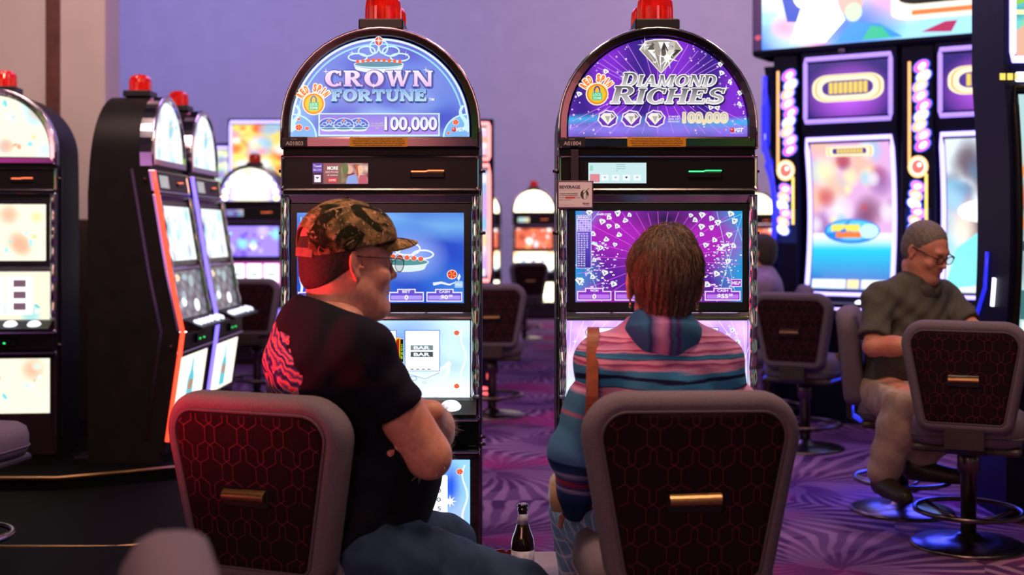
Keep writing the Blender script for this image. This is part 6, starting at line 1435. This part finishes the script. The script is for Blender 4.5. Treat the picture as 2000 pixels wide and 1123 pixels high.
f.cone(HW.p(0, -.03, -.08), JW['neck'], .052, .056, .02)
sdf_obj('body', 'skin2', wom, [f, head_field(HW, .003, nk=JW['neck'], nr=.050, ear=1.18)], 2)
fo = lambda a: (lambda X, Y, Z: (a*np.sin(Z*60+X*30+2*np.sin(X*15+Z*12))+a*.7*np.sin(X*62-Z*42)).astype(np.float32))
f = Field((.05, 2.84, .46), (.74, 3.36, 1.16), .0056)
torso(f, JW, .018, .05); f.cone(JW['pelvis'], V3(*JW['pelvis'])+V3(0, 0, .2), .165, .16, .05)
f.cone(JW['shL'], V3(*JW['shL'])+(eL-V3(*JW['shL']))*.12, .064, .064, .03); f.cone(JW['shR'], V3(*JW['shR'])+(eR-V3(*JW['shR']))*.2, .064, .064, .03)
f.warp(fo(.002)); f.plane(V3(*JW['neck'])+V3(0, 0, .03), (0, 0, 1))
sh = sdf_obj('shirt', 'striped', wom, [f], 2); sh['label'] = 'shirt with wavy pink, teal and navy stripes'
f = Field((.02, 2.88, .55), (.74, 3.40, 1.09), .0056)
for s_, e_, w_ in ((V3(*JW['shL']), eL, wL), (V3(*JW['shR']), eR, wR)):
    f.cone(s_+V3(0, 0, -.005), s_*.5+e_*.5, .055, .060, .03); f.cone(s_*.5+e_*.5, e_, .060, .052, .03); f.cone(e_, e_+(w_-e_)*.9, .052, .042, .05)
f.warp(fo(.0014)); ss = sdf_obj('sleeves', 'sleeve', sh, [f], 2); ss.location = (0, 0, 0)
f = Field((.20, 2.88, 1.02), (.54, 3.20, 1.18), .004); nk = V3(*JW['neck']); f.cone(nk+V3(0, -.010, -.002), nk+V3(.0, .002, .044), .098, .068, .01); f.warp(lambda X, Y, Z: (.0015*np.sin(X*60+Z*80)).astype(np.float32))
f.plane(nk+V3(0, .01, .046), (0, .12, 1)); f.cone(nk+V3(0, .01, .0), nk+V3(0, .012, .12), .054, .058, .004, sub=True); cc = sdf_obj('collar', 'collar', sh, [f], 2); cc.location = (0, 0, 0)
f = Field((.06, 2.90, .10), (.74, 3.72, .76), .007); torso(f, dict(JW, belly=.02), .012, .05)
for l in LW: leg(f, *l, g=.018)
f.plane((0, 0, .60), (0, 0, 1)); f.plane((0, 0, .17), (0, 0, -1)); f.warp(lambda X, Y, Z: (.003*np.sin(X*38+Z*60+2*np.sin(Y*20))).astype(np.float32))
def plaid():
    m = mat('light_blue_checked_denim', (.10, .22, .42), .85, 0, .3, 14, .3); nt = m.node_tree; N = nt.nodes; L = nt.links; b = N['Principled BSDF']; src = b.inputs['Base Color'].links[0].from_socket; tc = N.new('ShaderNodeTexCoord')
    for rot, sc_ in (((0, .5, .3), 9), ((0, -.8, -.4), 8)):
        mp_ = N.new('ShaderNodeMapping'); mp_.inputs['Rotation'].default_value = rot; L.new(tc.outputs['Object'], mp_.inputs[0]); wv = N.new('ShaderNodeTexWave'); wv.inputs['Scale'].default_value = sc_; wv.inputs['Distortion'].default_value = .6; L.new(mp_.outputs[0], wv.inputs['Vector'])
        r = N.new('ShaderNodeValToRGB'); r.color_ramp.elements[0].position = .9; r.color_ramp.elements[1].position = .97; L.new(wv.outputs['Fac'], r.inputs[0]); x = N.new('ShaderNodeMix'); x.data_type = 'RGBA'; mu = N.new('ShaderNodeMath'); mu.operation = 'MULTIPLY'; mu.inputs[1].default_value = .5; L.new(r.outputs[0], mu.inputs[0]); L.new(mu.outputs[0], x.inputs[0]); L.new(src, x.inputs[6]); x.inputs[7].default_value = (.55, .55, .68, 1); src = x.outputs[2]
    L.new(src, b.inputs['Base Color']); return m
M['plaid'] = plaid(); sdf_obj('trousers', 'plaid', wom, [f], 2)
f = Field((.05, 3.3, -.01), (.75, 3.80, .22), .008); shoe(f, (.245, 3.46, .11), .0); shoe(f, (.54, 3.52, .11), .1); f.plane((0, 0, .004), (0, 0, -1)); sdf_obj('shoes', 'shoe', wom, [f], 1)
# hair
f = Field(HW.c-V3(.17, .18, .17), HW.c+V3(.17, .18, .2), .0035)
HW.E(f, (0, -.014, .046), (.0945, .110, .098), k=.01); HW.E(f, (0, -.045, -.005), (.074, .072, .076), k=.03); HW.E(f, (0, -.048, -.066), (.050, .044, .052), k=.03); HW.E(f, (.01, -.02, .120), (.05, .06, .035), k=.03)
f.plane(HW.p(0, .070, .0), HW.R@V3(0, 1, -.55)); 
for s_ in (-1, 1): HW.E(f, (s_*.108, -.006, -.020), (.036, .040, .052), k=.010, sub=True)
HW.E(f, (0, .07, -.05), (.085, .085, .07), k=.02, sub=True)
hw_c, hw_R = HW.c, HW.R
def hairw(X, Y, Z):
    a = np.arctan2(X-hw_c[0], -(Y-hw_c[1]-.03)); return (.0022*np.sin(a*44+3*np.sin(Z*24)+6*np.sin(a*5))+.0014*np.sin(a*93+Z*30)).astype(np.float32)
f.warp(hairw); hr = sdf_obj('hair', 'hair_base', wom, [f], 1)
# strands laid over the hair mass, flowing down from the crown
VH, QH = f.mesh(); rs = np.random.RandomState(9)
F3 = f.F; g3 = np.gradient(F3, f.h)
def samp(A, p):
    q = (p-f.lo)/f.h; i = np.clip(np.floor(q).astype(int), 0, np.array(A.shape)-2); return A[tuple(i)]
cu = bpy.data.curves.new('hair_strands', 'CURVE'); cu.dimensions = '3D'; cu.bevel_depth = .00055; cu.bevel_resolution = 0; cu.resolution_u = 1
for k in range(4): cu.materials.append(M['strand%d' % k])
crown_p = HW.p(.006, -.055, .140)
for k in range(5200):
    p = VH[rs.randint(len(VH))].copy(); L_ = rs.uniform(.02, .06); pts = []; wob = rs.randn(3)*.30
    for j in range(7):
        n_ = np.array([samp(g, p) for g in g3]); nn = np.linalg.norm(n_)
        if nn < 1e-3: break
        n_ /= nn; dn = p-crown_p; fl = dn/(np.linalg.norm(dn)+1e-6)*.7+V3(0, -.15, -.75)+wob; fl -= n_*(fl@n_); fl /= np.linalg.norm(fl)+1e-6
        d_ = samp(F3, p); p = p-n_*np.clip(d_, -.004, .004)*.8; pts.append(p+n_*(.0012+.0018*(j/6)**2*(1+rs.rand()))); p = p+fl*L_/6
    if len(pts) < 4: continue
    s = cu.splines.new('POLY'); s.points.add(len(pts)-1)
    for i, q in enumerate(pts): s.points[i].co = (*q, 1); s.points[i].radius = 1.1-.7*i/len(pts)
    up_ = (p[2]-HW.c[2]+.08)/.22; r_ = rs.rand(); s.material_index = 0 if r_ < .38 else (1 if r_ < .66 else (2 if r_ < .78 else 3))
so = curve_mesh(cu, 'hair_strands'); so.parent = hr; so.location = (0, 0, 0)
for s_ in (-1, 1):
    b = MB(); b.tube([HW.p(s_*.085, -.006+.0085*math.cos(2*PI*k/16), -.046+.0095*math.sin(2*PI*k/16)) for k in range(16)], .0022, 0, 8, closed=True)
    o = b.build('earring', 'gold', wom); o.location = -wom.location
M['hair_clip'] = mat('pale_hair_clip', (.75, .85, .85), .3)
# handbag with strap over her left shoulder
M['leather'] = mat('orange_brown_leather', (.26, .055, .018), .5, 0, .25, 40, .2); M['tan_leather'] = mat('tan_leather', (.42, .28, .16), .5, 0, .2, 30, .2)
bag = thing('handbag', 'tan handbag with orange-brown shoulder strap, on the person in the striped shirt', 'bag', (.15, 3.12, .52))
b = MB(); b.loft([[(x_*w_, y_*d_, z) for x_, y_ in rpoly([(-1, -1), (1, -1), (1, 1), (-1, 1)], .6, 5)] for z, w_, d_ in ((.03, .035, .04), (.035, .05, .06), (.08, .060, .085), (.14, .055, .08), (.175, .03, .06), (.182, .01, .03))], 0, caps=True, smooth=True); bb = b.build('bag_body', 'tan_leather', bag)
bb.location = (-.008, .07, .050); bb.scale = (.8, .8, .7); 
b = MB(); sp = [V3(.160, 3.10, .64), V3(.168, 3.03, .70), V3(.182, 2.955, .80), V3(.190, 2.935, .90), V3(.193, 2.955, .99), V3(.197, 2.99, 1.055), V3(.200, 3.03, 1.074), V3(.205, 3.08, 1.06), V3(.21, 3.12, 1.0), V3(.20, 3.17, .85), V3(.17, 3.19, .66)]
sq = []
for i in range(len(sp)-1):
    p0, p1, p2, p3 = sp[max(0, i-1)], sp[i], sp[i+1], sp[min(len(sp)-1, i+2)]
    for t_ in np.linspace(0, 1, 6)[:-1]: sq.append(.5*((2*p1)+(p2-p0)*t_+(2*p0-5*p1+4*p2-p3)*t_*t_+(3*p1-p0-3*p2+p3)*t_**3))
sq.append(sp[-1]); L_ = []
for i, p in enumerate(sq):
    tg = sq[min(i+1, len(sq)-1)]-sq[max(i-1, 0)]; nn = np.cross(V3(1, 0, 0), tg); nn /= np.linalg.norm(nn); L_.append([p-V3(.0145, 0, 0), p+V3(.0145, 0, 0), p+V3(.0145, 0, 0)+nn*.0035, p-V3(.0145, 0, 0)+nn*.0035])
b.loft(L_, 0, caps=True, smooth=False); o = b.build('shoulder_strap', 'leather', bag); o.location = (-.15, -3.12, -.52); o['label'] = 'orange-brown leather strap'

# ======================= the seated man in the green polo
HP = Head((1.905, 5.66, 1.222), math.radians(146), math.radians(22), 0, 1.02)
JP = dict(yaw=math.radians(148), pelvis=(1.80, 5.78, .57), chest=(1.86, 5.72, .91), neck=(1.885, 5.70, 1.095), shR=(1.675, 5.615, 1.005), shL=(2.05, 5.84, 1.01), w=1.12, belly=.06)
pe, pw, le, lw = V3(1.615, 5.50, .80), V3(1.84, 5.36, .825), V3(2.13, 5.66, .86), V3(2.18, 5.45, .84)
pol = thing('person', 'person in olive green polo and khaki trousers, seated, looking down', 'person', (1.85, 5.72, 0), 0)
LP = [((1.73, 5.68, .565), (1.70, 5.28, .585), (1.62, 5.36, .275)), ((1.90, 5.66, .565), (1.98, 5.32, .60), (1.80, 5.42, .33))]
f = Field((1.46, 5.05, .1), (2.42, 6.0, 1.18), .008)
torso(f, JP); arm(f, JP['shR'], pe, pw, .048, .042, .040, .028); arm(f, JP['shL'], le, lw, .048, .042, .040, .028)
for l in LP: leg(f, *l)
hand(f, pw, V3(.12, -.05, -.02), V3(0, 0, -1), curl=.5, thumb=-1); hand(f, lw, V3(.05, -.10, -.02), V3(0, 0, -1), curl=.4); f.cone(HP.p(0, -.03, -.08), JP['neck'], .060, .064, .02)
sdf_obj('body', 'skin2', pol, [f, head_field(HP, .004, nk=JP['neck'], nr=.058, jowl=.006)], 2)
f = Field((1.46, 5.2, .5), (2.30, 6.02, 1.18), .008); torso(f, JP, .018, .05)
for s_, e_ in ((V3(*JP['shR']), pe), (V3(*JP['shL']), le)):
    fs = Field((1.46, 5.2, .5), (2.30, 6.02, 1.18), .008); fs.cone(s_, s_+(e_-s_)*.90, .066, .070, .03); cut_sleeve(fs, s_+(e_-s_)*.80, e_-s_, .16); merge(f, fs, .03)
f.warp(folds(None, .004))
f.plane((0, 0, .60), (0, 0, -1)); f.cone(HP.p(0, -.02, -.06), V3(*JP['neck'])+V3(0, 0, .0), .056, .062, .004, sub=True); sh = sdf_obj('polo_shirt', 'olive', pol, [f], 2)
f = Field((1.7, 5.5, 1.02), (2.08, 5.9, 1.2), .005); nk = V3(*JP['neck']); f.cone(nk+V3(0, 0, -.035), nk+V3(0, 0, .03), .104, .078, .01); f.plane(nk+V3(0, 0, .028), (fwd(JP['yaw'])*-.25+V3(0, 0, 1))); f.cone(nk+V3(0, 0, -.02), nk+V3(0, 0, .1), .060, .066, .004, sub=True)
F_ = fwd(JP['yaw']); f.cone(nk+F_*.07+V3(0, 0, .03), nk+F_*.11+V3(0, 0, -.04), .028, .018, .01, sub=True); o = sdf_obj('polo_collar', 'olive', sh, [f], 1); o.location = (0, 0, 0)
f = Field((1.5, 5.1, .22), (2.2, 6.0, .74), .008); torso(f, dict(JP, belly=.03), .022, .05)
for l in LP: leg(f, *l, g=.024, r=(.094, .07, .058, .046))
f.plane((0, 0, .64), (0, 0, 1)); f.warp(lambda X, Y, Z: (.003*np.sin(Z*50+X*42+2*np.sin(Y*18))+.003*np.sin(Y*60+Z*44)).astype(np.float32)); sdf_obj('trousers', 'khaki', pol, [f], 2)
f = Field((1.45, 4.95, .08), (2.25, 5.62, .42), .007); shoe(f, (1.62, 5.34, .265), 2.9); f2 = Field((1.45, 4.9, .1), (2.25, 5.65, .48), .007); shoe(f2, (1.80, 5.40, .32), 2.0); sdf_obj('shoes', 'shoe', pol, [f, f2], 1)
f = Field(HP.c-V3(.17, .17, .15), HP.c+V3(.17, .17, .19), .004); HP.E(f, (0, -.020, .052), (.083, .101, .089), k=.01); HP.E(f, (0, -.045, .0), (.078, .074, .075), k=.03); f.plane(HP.p(0, .0, -.0), HP.R@V3(0, 1, -.78)); f.plane(HP.p(0, -.05, -.06), HP.R@V3(0, .3, -1))
for s_ in (-1, 1): HP.E(f, (s_*.085, .0, -.012), (.020, .030, .034), k=.008, sub=True)
f.warp(lambda X, Y, Z: (.0005*np.sin(X*260+Z*120)+.0005*np.sin(Y*240-Z*90)).astype(np.float32)); sdf_obj('hair', 'hair_grey', pol, [f], 0)
M['wire_thick'] = M['wire']; glasses(HP, pol, .0024, .024, .110)

# ======================= blurred person behind, at the right edge of the Diamond machine
bo = V3(1.72, 8.30, 0); ya = math.radians(-75)
def LB(r_, f_, z): return bo+rgt(ya)*r_+fwd(ya)*f_+V3(0, 0, z)
HB = Head(LB(0, .05, 1.165), math.radians(-60), 0, 0, 1.0)
JB = dict(yaw=ya, pelvis=LB(0, 0, .57), chest=LB(0, .02, .88), neck=LB(0, .03, 1.045), shR=LB(.19, .0, .955), shL=LB(-.19, .0, .955), w=1., belly=.02)
bl = thing('person', 'blurred distant person with dark hair beside the DIAMOND RICHES machine', 'person', tuple(bo), 0)
lo_, hi_ = V3(.75, 7.95, 0), V3(2.15, 8.9, 1.14)
f = Field(lo_+V3(0, 0, .1), hi_, .012); torso(f, JB); arm(f, JB['shR'], LB(.24, .05, .72), LB(.18, .28, .68)); arm(f, JB['shL'], LB(-.24, .05, .72), LB(-.18, .28, .68))
for s_ in (-1, 1): hand(f, LB(s_*.18, .28, .68), fwd(ya), V3(0, 0, -1), thumb=-s_)
for s_ in (-1, 1): leg(f, LB(s_*.1, .05, .56), LB(s_*.11, .46, .56), LB(s_*.11, .46, .16))
sdf_obj('body', 'skin', bl, [f, head_field(HB, .006, nk=JB['neck'])], 1)
M['lilac'] = mat('lilac_cotton', (.24, .17, .30), .9); f = Field(lo_+V3(0, 0, .5), hi_, .012); torso(f, JB, .02); arm(f, JB['shR'], LB(.24, .05, .72), LB(.19, .22, .69), g=.016); arm(f, JB['shL'], LB(-.24, .05, .72), LB(-.19, .22, .69), g=.016); sdf_obj('shirt', 'lilac', bl, [f], 1)
f = Field(lo_+V3(0, 0, .08), V3(2.15, 8.9, .74), .012)
for s_ in (-1, 1): leg(f, LB(s_*.1, .05, .56), LB(s_*.11, .46, .56), LB(s_*.11, .46, .14), g=.015)
sdf_obj('trousers', 'navy', bl, [f], 1); f = Field(lo_-V3(0, 0, .01), V3(2.15, 8.9, .25), .012)
for s_ in (-1, 1): shoe(f, LB(s_*.11, .46, .11), ya)
f.plane((0, 0, .004), (0, 0, -1)); sdf_obj('shoes', 'shoe', bl, [f], 1)
f = Field(HB.c-.16, HB.c+.19, .006); HB.E(f, (0, -.022, .052), (.086, .104, .092), k=.01); HB.E(f, (0, -.045, -.01), (.082, .075, .08), k=.03); f.plane(HB.p(0, .01, 0), HB.R@V3(0, 1, -.5)); sdf_obj('hair', 'hair_dark', bl, [f], 1)
